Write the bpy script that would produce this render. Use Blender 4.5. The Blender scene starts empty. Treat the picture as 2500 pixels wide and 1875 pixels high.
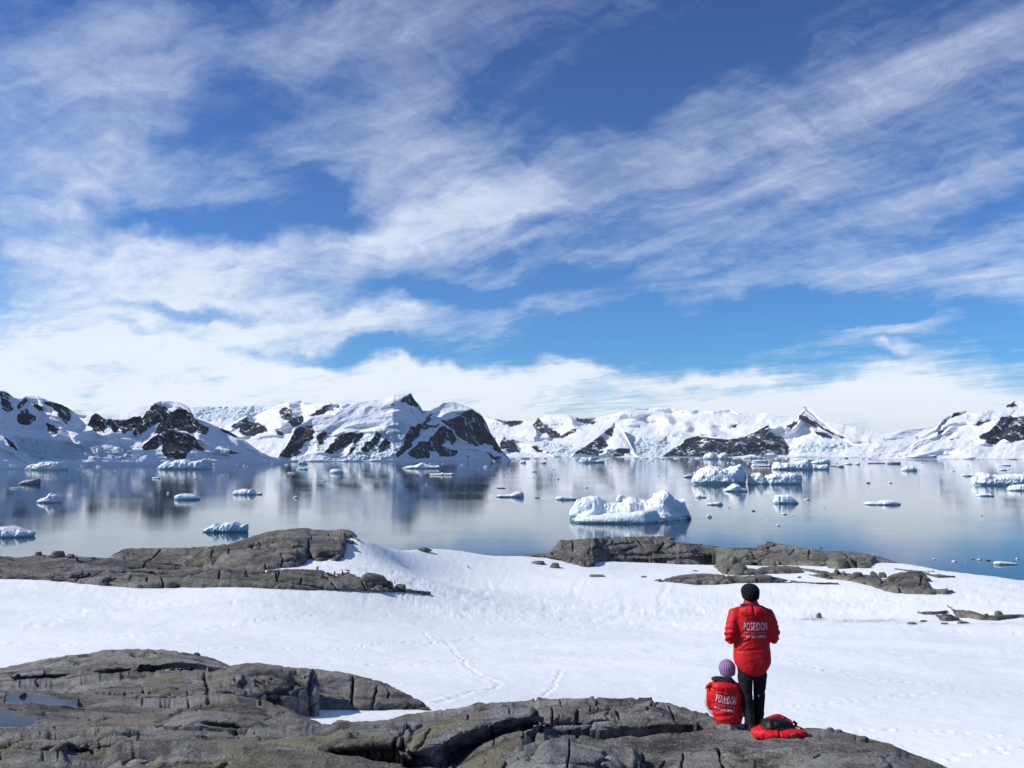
import bpy, math, random
import numpy as np
from mathutils import Vector, Matrix
from mathutils.bvhtree import BVHTree
R = math.radians
scene = bpy.context.scene
COL = scene.collection
CAMZ = 36.0            # eye height over the sea
F = 2050.0             # focal length in pixels of the 2500 px wide photograph
PITCH = math.atan((1108 - 937.5) / F)
cP, sP = math.cos(PITCH), math.sin(PITCH)

# ------------------------------------------------------------------ noise
def _h(ix, iy, iz, s):
    h = (ix.astype(np.int64)*374761393 + iy.astype(np.int64)*668265263 + iz.astype(np.int64)*2147483647 + s*1274126177) & 0xffffffff
    h = ((h ^ (h >> 13)) * 1274126177) & 0xffffffff
    h = ((h ^ (h >> 16)) * 2246822519) & 0xffffffff
    return ((h ^ (h >> 15)) & 0xffffff) / float(0xffffff)
def vnoise(p, s=0):
    i = np.floor(p).astype(np.int64); f = p - i
    f = f*f*f*(f*(f*6-15)+10)
    r = 0
    for dx in (0, 1):
        wx = f[:, 0] if dx else 1-f[:, 0]
        for dy in (0, 1):
            wy = f[:, 1] if dy else 1-f[:, 1]
            for dz in (0, 1):
                wz = f[:, 2] if dz else 1-f[:, 2]
                r = r + wx*wy*wz*_h(i[:, 0]+dx, i[:, 1]+dy, i[:, 2]+dz, s)
    return r*2-1
ROT = np.array([[0.8, -0.6, 0.0], [0.48, 0.64, -0.6], [0.36, 0.48, 0.8]])
def fbm(p, o=4, s=0, g=.5):
    a, r, n = 1.0, 0, 0
    for k in range(o):
        r = r + a*vnoise(p, s+k); n += a; a *= g; p = (p @ ROT.T)*2.03 + 7.1
    return r/n
def ridged(p, o=4, s=0, g=.5):
    a, r, n = 1.0, 0, 0
    for k in range(o):
        r = r + a*(1-2*np.abs(vnoise(p, s+k))); n += a; a *= g; p = (p @ ROT.T)*2.03 + 3.3
    return r/n
def worley(p, s=0):
    i = np.floor(p).astype(np.int64)
    f1 = np.full(len(p), 9.0); f2 = f1.copy(); cid = np.zeros(len(p))
    for dx in (-1, 0, 1):
        for dy in (-1, 0, 1):
            for dz in (-1, 0, 1):
                cx, cy, cz = i[:, 0]+dx, i[:, 1]+dy, i[:, 2]+dz
                d = np.sqrt((cx+_h(cx, cy, cz, s)-p[:, 0])**2 + (cy+_h(cx, cy, cz, s+1)-p[:, 1])**2 + (cz+_h(cx, cy, cz, s+2)-p[:, 2])**2)
                m = d < f1
                f2 = np.where(m, f1, np.minimum(f2, d)); cid = np.where(m, _h(cx, cy, cz, s+5), cid); f1 = np.where(m, d, f1)
    return f1, f2, cid
def ss(a, b, x):
    t = np.clip((x-a)/(b-a), 0, 1); return t*t*(3-2*t)
def blur1(a, sig, axis):
    k = int(max(1, round(sig*3))); x = np.arange(-k, k+1); w = np.exp(-x*x/(2*sig*sig)); w /= w.sum()
    pad = [(0, 0)]*a.ndim; pad[axis] = (k, k)
    b = np.pad(a, pad, mode='edge')
    return np.apply_along_axis(lambda v: np.convolve(v, w, 'valid'), axis, b)

# ------------------------------------------------------------------ photograph pixel + distance -> place
def W(px, py, d):
    """point of the view ray through (px,py) of the photo at ground distance d in front of the camera"""
    px, py, d = np.broadcast_arrays(np.asarray(px, float), np.asarray(py, float), np.asarray(d, float))
    v = (937.5-py)/F; u = (px-1250)/F
    y = cP - v*sP; z = sP + v*cP
    return np.stack([u/y*d, d, CAMZ + z/y*d], -1)
def tanz(py):
    v = (937.5-np.asarray(py, float))/F
    return (sP+v*cP)/(cP-v*sP)
def seadist(py):
    return -CAMZ/np.minimum(tanz(py), -0.0015)
def P(pts, sc=1., ox=0., oy=0.):
    return np.array([(a/sc+ox, b/sc+oy) for a, b in pts], float)
def interp(pl, x):
    return np.interp(x, pl[:, 0], pl[:, 1])
def inpoly(poly, X, Y):
    r = np.zeros(X.shape, bool)
    x0, y0 = poly.min(0); x1, y1 = poly.max(0)
    m = (X >= x0) & (X <= x1) & (Y >= y0) & (Y <= y1)
    if not m.any(): return r
    x, y = X[m], Y[m]; c = np.zeros(x.shape, bool); n = len(poly)
    for i in range(n):
        ax, ay = poly[i]; bx, by = poly[(i+1) % n]
        if ay == by: continue
        c ^= ((ay > y) != (by > y)) & (x < (bx-ax)*(y-ay)/(by-ay)+ax)
    r[m] = c
    return r

# ------------------------------------------------------------------ objects
def tag(o, label=None, cat=None, group=None, kind=None):
    if label: o['label'] = label
    if cat: o['category'] = cat
    if group: o['group'] = group
    if kind: o['kind'] = kind
    return o
def link(name, me, mat=None, parent=None, smooth=True):
    o = bpy.data.objects.new(name, me); COL.objects.link(o)
    if mat: me.materials.append(mat)
    if smooth and len(me.polygons): me.polygons.foreach_set('use_smooth', np.ones(len(me.polygons), bool))
    if parent: o.parent = parent
    return o
def mesh_np(name, V, Q, attrs=None):
    me = bpy.data.meshes.new(name)
    V = np.ascontiguousarray(V, dtype=np.float32); Q = np.ascontiguousarray(Q, dtype=np.int32)
    k = Q.shape[1]
    me.vertices.add(len(V)); me.vertices.foreach_set('co', V.ravel())
    me.loops.add(Q.size); me.loops.foreach_set('vertex_index', Q.ravel())
    me.polygons.add(len(Q)); me.polygons.foreach_set('loop_start', np.arange(0, Q.size, k, dtype=np.int32))
    try: me.polygons.foreach_set('loop_total', np.full(len(Q), k, dtype=np.int32))
    except Exception: pass
    me.update(calc_edges=True)
    for n, a in (attrs or {}).items():
        at = me.attributes.new(n, 'FLOAT', 'POINT'); at.data.foreach_set('value', np.ascontiguousarray(a, dtype=np.float32).ravel())
    return me
def grid_faces(nr, nc, flip=False, wrap=False):
    i = np.arange(nr*nc).reshape(nr, nc)
    if wrap: i = np.concatenate([i, i[:, :1]], 1)
    a, b, c, d = i[:-1, :-1].ravel(), i[:-1, 1:].ravel(), i[1:, 1:].ravel(), i[1:, :-1].ravel()
    return np.stack([a, d, c, b], 1) if flip else np.stack([a, b, c, d], 1)
def grid_normals(G):
    du = np.gradient(G, axis=1); dv = np.gradient(G, axis=0)
    n = np.cross(du, dv); l = np.linalg.norm(n, axis=2, keepdims=True)
    n = n/np.maximum(l, 1e-9)
    return n

# ------------------------------------------------------------------ material helpers
class NT:
    def __init__(s, mat):
        s.t = mat.node_tree; s.t.nodes.clear(); s.n = s.t.nodes; s.l = s.t.links
    def node(s, typ, **kw):
        n = s.n.new(typ)
        for k, v in kw.items():
            if k == 'inp':
                for a, b in v.items():
                    if hasattr(b, 'is_linked') or isinstance(b, bpy.types.NodeSocket): s.l.new(b, n.inputs[a])
                    else: n.inputs[a].default_value = b
            else: setattr(n, k, v)
        return n
    def math(s, op, a, b=0.0, c=0.0, clamp=False):
        n = s.node('ShaderNodeMath', operation=op, use_clamp=clamp)
        for i, v in enumerate((a, b, c)):
            if isinstance(v, bpy.types.NodeSocket): s.l.new(v, n.inputs[i])
            else: n.inputs[i].default_value = v
        return n.outputs[0]
    def mix(s, f, a, b, blend='MIX'):
        n = s.node('ShaderNodeMix', data_type='RGBA', blend_type=blend)
        for k, v in ((0, f), (6, a), (7, b)):
            if isinstance(v, bpy.types.NodeSocket): s.l.new(v, n.inputs[k])
            else: n.inputs[k].default_value = v if k == 0 else (tuple(v)+(1,))[:4]
        return n.outputs[2]
    def noise(s, vec, scale, detail=4, rough=.55, dist=0., out=0):
        n = s.node('ShaderNodeTexNoise', inp={'Vector': vec, 'Scale': scale, 'Detail': detail, 'Roughness': rough, 'Distortion': dist})
        return n.outputs[out]
    def ramp(s, f, stops, interp='LINEAR'):
        n = s.node('ShaderNodeValToRGB'); s.l.new(f, n.inputs[0]); n.color_ramp.interpolation = interp
        e = n.color_ramp.elements
        while len(e) < len(stops): e.new(.5)
        for i, (p, c) in enumerate(stops):
            e[i].position = p; e[i].color = (c, c, c, 1) if isinstance(c, (int, float)) else tuple(c)+(1,)
        return n.outputs[0]
    def mapping(s, vec, loc=(0, 0, 0), rot=(0, 0, 0), scale=(1, 1, 1), typ='POINT'):
        n = s.node('ShaderNodeMapping', vector_type=typ)
        s.l.new(vec, n.inputs[0]); n.inputs[1].default_value = loc; n.inputs[2].default_value = rot; n.inputs[3].default_value = scale
        return n.outputs[0]
    def pos(s): return s.node('ShaderNodeNewGeometry').outputs['Position']
    def attr(s, name): return s.node('ShaderNodeAttribute', attribute_name=name).outputs['Fac']
    def bump(s, h, strength=.5, dist=.1, normal=None):
        n = s.node('ShaderNodeBump', inp={'Height': h, 'Strength': strength, 'Distance': dist})
        if normal is not None: s.l.new(normal, n.inputs['Normal'])
        return n.outputs[0]
    def out(s, col, rough=.8, normal=None, spec=.3, **kw):
        b = s.node('ShaderNodeBsdfPrincipled')
        for k, v in dict({'Base Color': col, 'Roughness': rough, 'Specular IOR Level': spec}, **kw).items():
            if isinstance(v, bpy.types.NodeSocket): s.l.new(v, b.inputs[k])
            else: b.inputs[k].default_value = (tuple(v)+(1,))[:4] if isinstance(v, (tuple, list)) and len(v) == 3 and b.inputs[k].type == 'RGBA' else v
        if normal is not None: s.l.new(normal, b.inputs['Normal'])
        o = s.node('ShaderNodeOutputMaterial'); s.l.new(b.outputs[0], o.inputs[0])
        return b
def mat(name):
    m = bpy.data.materials.new(name); m.use_nodes = True
    return m, NT(m)
def plain(name, col, rough=.7, spec=.3, nscale=0, namp=.15, bump=0., bscale=40):
    m, t = mat(name); c = tuple(col); nrm = None
    tc = t.node('ShaderNodeTexCoord').outputs['Object']
    if nscale:
        n = t.noise(tc, nscale, 3); f = t.ramp(n, [(.3, 0.), (.7, 1.)])
        c = t.mix(f, [x*(1-namp) for x in col], [min(1, x*(1+namp)) for x in col])
    if bump: nrm = t.bump(t.noise(tc, bscale, 3), bump, .01)
    t.out(c, rough, nrm, spec)
    return m

# ------------------------------------------------------------------ camera
cam = bpy.data.cameras.new('camera'); cam_o = bpy.data.objects.new('camera', cam); COL.objects.link(cam_o)
cam.sensor_width = 36; cam.lens = 36*F/2500; cam.clip_end = 200000; cam.clip_start = .1
cam_o.location = (0, 0, CAMZ); cam_o.rotation_euler = (R(90)+PITCH, 0, 0)
scene.camera = cam_o
scene.view_settings.view_transform = 'Standard'; scene.view_settings.look = 'None'
scene.view_settings.exposure = 0.12; scene.view_settings.gamma = 1
scene.cycles.max_bounces = 6; scene.cycles.volume_bounces = 0
scene.cycles.transparent_max_bounces = 6

# ------------------------------------------------------------------ sun
SUN_EL = R(38); SUN_AZ = R(-94)       # clockwise from the view direction
sd = Vector((math.sin(SUN_AZ)*math.cos(SUN_EL), math.cos(SUN_AZ)*math.cos(SUN_EL), math.sin(SUN_EL)))
sl = bpy.data.lights.new('sun', 'SUN'); sl.energy = 4.3; sl.angle = R(.5); sl.color = (1, .962, .89)
so = bpy.data.objects.new('sun', sl); COL.objects.link(so); so.rotation_euler = sd.to_track_quat('Z', 'Y').to_euler()

# ------------------------------------------------------------------ sky with high cirrus
world = bpy.data.worlds.new('World'); scene.world = world; world.use_nodes = True
t = NT(world)
sky = t.node('ShaderNodeTexSky', sky_type='NISHITA', sun_disc=False, sun_elevation=SUN_EL, sun_rotation=SUN_AZ,
             altitude=0, air_density=1.0, dust_density=.3, ozone_density=2.5)
gen = t.node('ShaderNodeTexCoord').outputs['Generated']
sep = t.node('ShaderNodeSeparateXYZ'); t.l.new(gen, sep.inputs[0])
X, Y, Z = sep.outputs
zc = t.math('MAXIMUM', Z, 0.0)
# cloud sheet: the direction meets a slightly curved plane overhead
zz = t.math('ADD', zc, .045)
cx = t.math('DIVIDE', X, zz); cy = t.math('DIVIDE', Y, zz)
plane = t.node('ShaderNodeCombineXYZ'); t.l.new(cx, plane.inputs[0]); t.l.new(cy, plane.inputs[1])
plane = plane.outputs[0]
# azimuth/elevation chart for the big masses of cloud
yy = t.math('MAXIMUM', Y, .05)
ch = t.node('ShaderNodeCombineXYZ'); t.l.new(t.math('DIVIDE', X, yy), ch.inputs[0]); t.l.new(t.math('DIVIDE', zc, yy), ch.inputs[1])
warpn = t.node('ShaderNodeVectorMath', operation='SCALE'); 
wn = t.node('ShaderNodeTexNoise', inp={'Vector': ch.outputs[0], 'Scale': 4.0, 'Detail': 5.0, 'Roughness': .6})
sub = t.node('ShaderNodeVectorMath', operation='SUBTRACT'); t.l.new(wn.outputs['Color'], sub.inputs[0]); sub.inputs[1].default_value = (.5, .5, .5)
t.l.new(sub.outputs[0], warpn.inputs[0]); warpn.inputs['Scale'].default_value = .16
add = t.node('ShaderNodeVectorMath', operation='ADD'); t.l.new(ch.outputs[0], add.inputs[0]); t.l.new(warpn.outputs[0], add.inputs[1])
flat = t.node('ShaderNodeVectorMath', operation='MULTIPLY'); t.l.new(add.outputs[0], flat.inputs[0]); flat.inputs[1].default_value = (1, 1, 0)
chart = flat.outputs[0]
def blob(px, py, rx, ry, deg, amp, acc):
    """soft elliptical mass: centre and radii as seen at photo pixels, tilt counter-clockwise in degrees"""
    v = (937.5-py)/F; u = (px-1250)/F; y = cP-v*sP; z = sP+v*cP
    m = t.mapping(chart, (u/y, z/y, 0), (0, 0, R(deg)), (rx/F, ry/F, 1), 'TEXTURE')
    g = t.node('ShaderNodeTexGradient', gradient_type='SPHERICAL'); t.l.new(m, g.inputs[0])
    return t.math('MULTIPLY_ADD', t.math('SMOOTH_MIN', g.outputs[1], .75, .3), amp, acc)
acc = 0.0
BLOBS = [
 # px, py, rx, ry, tilt, amp   (positive = cloud, negative = blue)
 (2250, 1030, 900, 70, 0, .7), (1300, 1030, 900, 50, 0, .4), (50, 330, 700, 420, -12, .42), (600, 120, 620, 180, 12, .50), (950, 60, 420, 130, 20, .40), (200, 80, 350, 110, 25, .35),
 (1080, 430, 430, 280, -28, .62), (900, 380, 420, 160, 10, .30),
 (1450, 430, 640, 170, 22, .50), (1950, 270, 800, 190, 20, .40), (2400, 150, 450, 200, 18, .28), (2200, 430, 600, 160, 14, .16),
 (1600, 560, 700, 90, 14, .25), (2200, 640, 650, 80, 12, .42), (2420, 690, 420, 60, 9, .55), (2300, 480, 500, 90, 20, .28), (1750, 680, 600, 70, 8, .32),
 (250, 640, 600, 120, -4, .75), (800, 640, 560, 130, 10, .65), (350, 790, 800, 120, -2, .85), (950, 790, 500, 70, -1, .60), (100, 900, 900, 130, 0, 1.0),
 (1100, 905, 800, 60, -2, .75), (1400, 950, 900, 70, 0, .55), (2100, 985, 700, 95, 0, .85), (2330, 930, 420, 60, 5, .40), (700, 985, 900, 70, 0, .6),
 (1780, 905, 240, 26, 3, .7), (2180, 865, 70, 24, 4, .8), (1400, 893, 100, 26, 0, .6), (2200, 800, 180, 26, 18, .6), (1340, 865, 60, 16, 0, .6), (2220, 905, 120, 30, 8, .35),
 (420, 600, 500, 60, 3, .3),
 # blue
 (1700, 110, 640, 170, 24, -.60), (1150, 240, 300, 70, 35, -.30), (1150, 90, 420, 150, 30, .22), (560, 560, 420, 55, -6, -.75), (150, 600, 300, 40, -5, -.45), (860, 560, 230, 42, -8, -.6), (760, 480, 260, 50, -20, -.35),
 (480, 750, 330, 26, -2, -.8), (300, 800, 240, 18, 0, -.4), (2300, 330, 400, 70, 18, -.35), (1650, 470, 400, 40, 18, -.15),
 (1150, 715, 420, 40, 6, -.7), (1500, 800, 700, 70, 4, -.85), (900, 860, 420, 30, -3, -.75), (2000, 780, 700, 70, 8, -.75), (2400, 800, 260, 60, 10, -.5),
 (1250, 975, 120, 20, 0, -.2), (1650, 945, 420, 30, 3, -.45), (1180, 650, 260, 40, 8, -.4), (1300, 560, 260, 34, 18, -.3),
]
for b in BLOBS: acc = blob(*b, acc)
# (TEXTURE mapping: turn first, then divide by the length along and across the fibres)
def aniso(vec, deg, along, across): return t.mapping(vec, rot=(0, 0, R(deg)), scale=(along, across, 1), typ='TEXTURE')
n1 = t.noise(aniso(plane, 118, 1.9, .42), 1.0, 13, .60, .7)
n2 = t.noise(aniso(plane, 140, .9, .45), 1.3, 12, .66, .8)
n3 = t.noise(aniso(plane, 30, .20, .085), 1.0, 6, .6, .8)
n4 = t.noise(aniso(chart, 20, .55, .10), 1.6, 12, .68, .7)
n5 = t.noise(aniso(chart, -28, .22, .07), 1.6, 10, .66, 1.0)
def cen(n, w, acc=0.0): return t.math('MULTIPLY_ADD', t.math('SUBTRACT', n, .5), w, acc)
tex = cen(n1, 1.8); tex = cen(n2, 1.7, tex); tex = cen(n3, .30, tex); tex = cen(n4, 1.5, tex); tex = cen(n5, .9, tex)
low = cen(t.noise(aniso(ch.outputs[0], 2, .22, .045), 1.6, 10, .64, .4), 1.5)
nearh = t.math('SUBTRACT', 1.0, t.math('MULTIPLY', zc, 5.0), clamp=True)
tex = t.math('MULTIPLY_ADD', low, nearh, tex)
acc = t.math('MULTIPLY', acc, .92)
dens = t.math('ADD', t.math('MULTIPLY_ADD', tex, .62, .15), acc)
hz = t.math('POWER', t.math('SUBTRACT', 1.0, t.math('MULTIPLY', zc, 6.0), clamp=True), 2.0)
dens = t.math('MULTIPLY_ADD', hz, .8, dens)
dens = t.ramp(dens, [(0.0, .03), (.28, .17), (.65, .50), (1.0, .93)], 'B_SPLINE')
shade = t.ramp(t.noise(aniso(ch.outputs[0], 4, .35, .12), 1.6, 8), [(.35, 0.), (.7, 1.)])
elev = t.math('MULTIPLY', zc, 1.9, clamp=True)
skyc = t.mix(1.0, sky.outputs[0], t.mix(elev, (.22, .76, 1.28), (.12, .37, .84)), 'MULTIPLY')
cc = t.mix(elev, (10.2, 10.4, 10.4), (5.7, 6.7, 8.9))
cc = t.mix(t.math('MULTIPLY', shade, .18), cc, (6.0, 6.5, 7.6))
dens = t.math('MULTIPLY', dens, t.math('MULTIPLY_ADD', elev, -.30, 1.06), clamp=True)
col = t.mix(dens, skyc, cc)
below = t.math('MULTIPLY', t.math('ADD', Z, .03), 33.0, clamp=True)
bg = t.node('ShaderNodeBackground', inp={'Strength': .10}); t.l.new(col, bg.inputs[0])
o = t.node('ShaderNodeOutputWorld'); t.l.new(bg.outputs[0], o.inputs[0])
world.cycles.sampling_method = 'MANUAL'; world.cycles.sample_map_resolution = 512
# ------------------------------------------------------------------ materials of the far shore
def mountain_material(k, dusk=0.0):
    """k = metres per feature unit: far massifs are bigger, their crags too"""
    m, t = mat('snow_and_rock'); p = t.pos()
    rk = t.attr('rock'); ice = t.attr('ice')
    nb = t.noise(t.mapping(p, scale=(1, 1, .8)), .022/k, 8, .72)
    nf = t.noise(t.mapping(p, rot=(0, R(35), 0), scale=(2.2, 1.3, .6), typ='TEXTURE'), .10/k, 6, .72)
    amp = t.math('MULTIPLY_ADD', rk, 2.5, .45)
    j = t.math('MULTIPLY', t.math('SUBTRACT', nb, .5), t.math('MULTIPLY', amp, 1.25))
    j = t.math('MULTIPLY_ADD', t.math('SUBTRACT', nf, .5), t.math('MULTIPLY', amp, 1.35), j)
    j = t.math('ADD', t.math('MULTIPLY_ADD', rk, 1.05, 0.0), j)
    f = t.ramp(j, [(.50, 0.), (.60, 1.)])
    rock = t.mix(t.ramp(nf, [(.35, 0.), (.65, 1.)]), (.010, .014, .026), (.038, .043, .060))
    snow = t.mix(t.ramp(nb, [(.3, 0.), (.7, 1.)]), (.87, .885, .90), (.95, .95, .95))
    snow = t.mix(t.math('MULTIPLY', ice, .55), snow, (.60, .78, .86))
    c = t.mix(f, snow, rock)
    h2 = t.noise(p, .03/k, 7, .66)
    h3 = t.noise(t.mapping(p, rot=(0, R(28), 0), scale=(.8, .8, 2.6), typ='TEXTURE'), .045/k, 6, .62)
    h = t.math('MULTIPLY_ADD', h2, 2.0, t.math('MULTIPLY', nf, .6)); h = t.math('MULTIPLY_ADD', h3, 1.4, h)
    crag = t.math('MAXIMUM', t.math('MULTIPLY', f, 1.0), t.math('MULTIPLY', ice, 1.1))
    st = t.math('MULTIPLY_ADD', crag, .36, .20)
    n = t.node('ShaderNodeBump', inp={'Height': h, 'Distance': 13.0*k}); t.l.new(st, n.inputs['Strength'])
    t.out(c, t.math('MULTIPLY_ADD', f, .2, .6), n.outputs[0], .15)
    return m

def massif(name, crest, base_py, label, rocks=(), shades=(), icy=(), cliff=0, slope=1.7, tilt=1.0, du=1.6, dv=1.5, seed=0, base_d=None, rough=1.0, jit=1.0, back=1.2, cleft=None, speck=.5, rk=1.0, basetilt=-.2, fine=1.):
    u0, u1 = crest[0, 0], crest[-1, 0]
    U = np.arange(u0, u1+du, du); nu = len(U)
    q = np.stack([U/22, 0*U+seed, 0*U], 1)
    top = interp(crest, U) + jit*(1.3*fbm(q, 4, seed)+.7*fbm(q*6, 2, seed+9))
    bpy_ = interp(base_py, U) if isinstance(base_py, np.ndarray) else np.full(nu, float(base_py))
    top = np.minimum(top, bpy_-.4)
    bd = seadist(bpy_+.8) if base_d is None else np.full(nu, float(base_d))
    nr = int((bpy_-top).max()/dv)+2
    T = np.linspace(0, 1, nr)[:, None]                    # 0 crest .. 1 base
    PY = top + (bpy_-top)*T; PX = np.broadcast_to(U, PY.shape)
    hpx = (bpy_-PY)
    hgt = np.maximum(hpx, 0)/F*bd
    run = hgt*slope
    if cliff:
        run = np.maximum(0, hgt - cliff/F*bd)*slope + np.minimum(hgt, cliff/F*bd)*.15
    # relief: facets turned to or from the light, integrated along the slope
    wx = 5*fbm(np.stack([PX.ravel()/13, PY.ravel()/9, 0*PX.ravel()+seed], 1), 5, seed+3).reshape(PX.shape)
    wy = 4*fbm(np.stack([PX.ravel()/14, PY.ravel()/9, 0*PX.ravel()+seed+9], 1), 4, seed+4).reshape(PX.shape)
    X2, Y2 = PX+wx*1.3, PY+wy*1.1
    rock = np.zeros(PX.shape); shd = np.zeros(PX.shape); ice = np.zeros(PX.shape)
    for r in rocks: rock = np.maximum(rock, inpoly(r, X2, Y2))
    for s in shades: shd = np.maximum(shd, inpoly(s, X2, Y2))
    for s in icy: ice = np.maximum(ice, inpoly(s, X2, Y2))
    rock = blur1(blur1(rock, .7, 0), .7, 1); shd_s = blur1(blur1(shd, 1.2, 0), 1.6, 1); ice = blur1(blur1(ice, 2.0, 0), 2.5, 1)
    pp = np.stack([(PX.ravel()+.55*PY.ravel())/26, PY.ravel()/48, 0*PX.ravel()+seed*3.1], 1)
    facet = ridged(pp, 5, seed+20, .58).reshape(PX.shape)
    facet2 = ridged(pp*3.1+9, 4, seed+26, .6).reshape(PX.shape)
    g = tilt*(basetilt + 1.9*shd_s + .5*rock + 1.0*rough*facet*(.6+.7*rock) + .8*rough*facet2*(.45+.9*rock))
    m_per_px = (bd/F)*du
    off = np.cumsum(g*m_per_px, axis=1)
    sig = 45/du
    off = off - blur1(off, sig, 1)
    off = blur1(off, .6, 0)
    D = bd+run
    # small crags and crevasses, in metres
    Wp = W(PX, PY, D)
    s0 = float(np.median(bd))/F
    f1 = fbm((Wp/(s0*9)).reshape(-1, 3), 5, seed+40, .6).reshape(PX.shape)
    off = off + s0*fine*(2.2+7*rock+9*ice)*f1
    fade = ss(0, 3.0, hpx)
    D = D + off*fade
    D = np.maximum(D, bd)
    G = W(PX, PY, D)
    # back slope and foot under water
    sk = []
    for k in range(6, 0, -1):
        s = k/6*back
        B = G[0].copy(); h = B[:, 2]-0
        B[:, 1] += h*s*1.6; B[:, 0] *= B[:, 1]/np.maximum(G[0][:, 1], 1); B[:, 2] = h*(1-s/back) - 5*(k == 6)
        sk.append(B[None])
    foot = G[-1:].copy(); foot[..., 2] = -8
    G = np.concatenate(sk+[G, foot], 0)
    z = np.zeros((6, nu)); pad = lambda a: np.concatenate([np.broadcast_to(a[:1], (6, nu)), a, a[-1:]], 0)
    rockN = rock*rk 
    me = mesh_np(name, G.reshape(-1, 3), grid_faces(G.shape[0], nu, flip=True), {'rock': pad(rockN), 'ice': pad(ice)})
    o = link(name, me, mountain_material(float(np.median(bd))/2600.))
    return tag(o, label, 'mountain', kind='structure')

def z1(l): return [P(a, 3.16, 0, 900) for a in l]
def z2(l): return [P(a, 3.16, 600, 900) for a in l]
def z3(l): return [P(a, 3.16, 1200, 900) for a in l]
def z4(l): return [P(a, 3.16, 1800, 900) for a in l]

# far white plateau behind everything
massif('mountain', P([(230, 1040), (270, 1024), (300, 1004), (330, 992), (400, 986), (470, 994), (506, 992), (560, 993), (617, 990), (700, 986), (800, 990), (870, 985), (960, 1000), (1060, 1010)]), 1116,
       'pale crevassed ice plateau behind the left peaks', base_d=12500, seed=1, slope=2.4, rough=1.3, jit=.6, du=2,
       icy=z1([[(1480, 300), (2212, 280), (2212, 400), (1600, 400), (1500, 370)]]))
massif('mountain', P([(1120, 1040), (1160, 1022), (1185, 1017), (1200, 1020), (1240, 1026), (1273, 1027), (1304, 1030), (1315, 1018), (1327, 1012), (1387, 1011), (1398, 1017), (1421, 1020), (1453, 1019), (1490, 1012), (1526, 1001), (1564, 998), (1608, 994), (1643, 998), (1706, 1001), (1785, 1001), (1801, 1010), (1864, 1008), (1920, 1018), (2000, 1024), (2080, 1040), (2160, 1060)]), 1116,
       'broad glacier wall under low cloud across the middle of the bay', base_d=9000, seed=2, slope=2.3, jit=.8, rk=.82, rough=1.5,
       rocks=z3([[(330, 430), (370, 385), (400, 420), (440, 430), (470, 470), (530, 495), (530, 530), (600, 470), (640, 460), (650, 490), (580, 520), (530, 550), (450, 535), (420, 500), (380, 520), (350, 510), (335, 470)],
                 [(20, 385), (120, 400), (230, 400), (210, 430), (150, 450), (60, 410)], [(1830, 425), (1910, 425), (1860, 460)], [(1335, 520), (1350, 515), (1355, 545), (1340, 548)],
                 [(640, 380), (830, 400), (800, 430), (700, 430)]]),
       shades=z3([[(1040, 318), (1290, 325), (1345, 350), (1180, 372), (1080, 345)], [(1310, 310), (1370, 315), (1440, 410), (1400, 435), (1340, 370)], [(1520, 325), (1600, 325), (1570, 355)], [(1750, 320), (1850, 322), (1820, 345)],
                  [(600, 350), (680, 400), (700, 470), (640, 450)], [(1680, 400), (1760, 470), (1840, 510), (1700, 520)], [(1490, 420), (1530, 400), (1570, 480), (1540, 490)], [(1100, 400), (1240, 420), (1200, 445), (1100, 430)]]),
       icy=z3([[(1040, 540), (1340, 520), (1400, 600), (1330, 680), (1070, 680)], [(380, 560), (640, 590), (640, 670), (440, 670)], [(1370, 490), (1480, 490), (1470, 530), (1380, 530)]]))
massif('mountain', P([(1960, 1064), (2030, 1050), (2082, 1046), (2092, 1038), (2100, 1047), (2160, 1060), (2210, 1048), (2240, 1047), (2300, 1040), (2400, 1010), (2560, 1000)]), 1114,
       'faint snow hills fading into cloud behind the right valley', base_d=15000, seed=3, slope=2.4, rough=.4, tilt=.5, jit=.5, du=3,
       shades=z4([[(1200, 530), (1260, 480), (1420, 470), (1340, 530)]]))
# peak with the dark north wall between the left massif and the dome
massif('mountain', P([(520, 1075), (557, 1039), (585, 1023), (620, 1008), (650, 996), (680, 989), (704, 981), (736, 977), (740, 983), (765, 984), (796, 983), (828, 984), (834, 990), (853, 982), (862, 983), (878, 984), (900, 1000), (950, 1020)]), 1123,
       'snowy ridge with rocky wall seen between the two nearest mountains', base_d=5600, seed=4, slope=1.9, rk=.85, rough=1.3,
       rocks=z1([[(1780, 430), (1860, 400), (1920, 350), (1950, 365), (1900, 400), (2060, 440), (2065, 480), (1960, 515), (1880, 520), (1840, 490), (1850, 460), (1790, 465)]]) +
             z2([[(260, 300), (310, 300), (370, 330), (380, 370), (450, 370), (455, 410), (400, 450), (350, 440), (320, 400), (280, 380), (265, 340)], [(215, 470), (270, 480), (280, 510), (230, 500)],
                 [(510, 340), (600, 295), (660, 280), (730, 285), (720, 300), (660, 300), (620, 330), (600, 350), (500, 370)], [(10, 430), (60, 420), (100, 440), (60, 460)]]),
       shades=z2([[(350, 260), (430, 245), (440, 330), (400, 370), (340, 320)], [(280, 390), (340, 440), (340, 510), (280, 510)], [(0, 340), (60, 350), (100, 400), (0, 420)]]))
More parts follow.
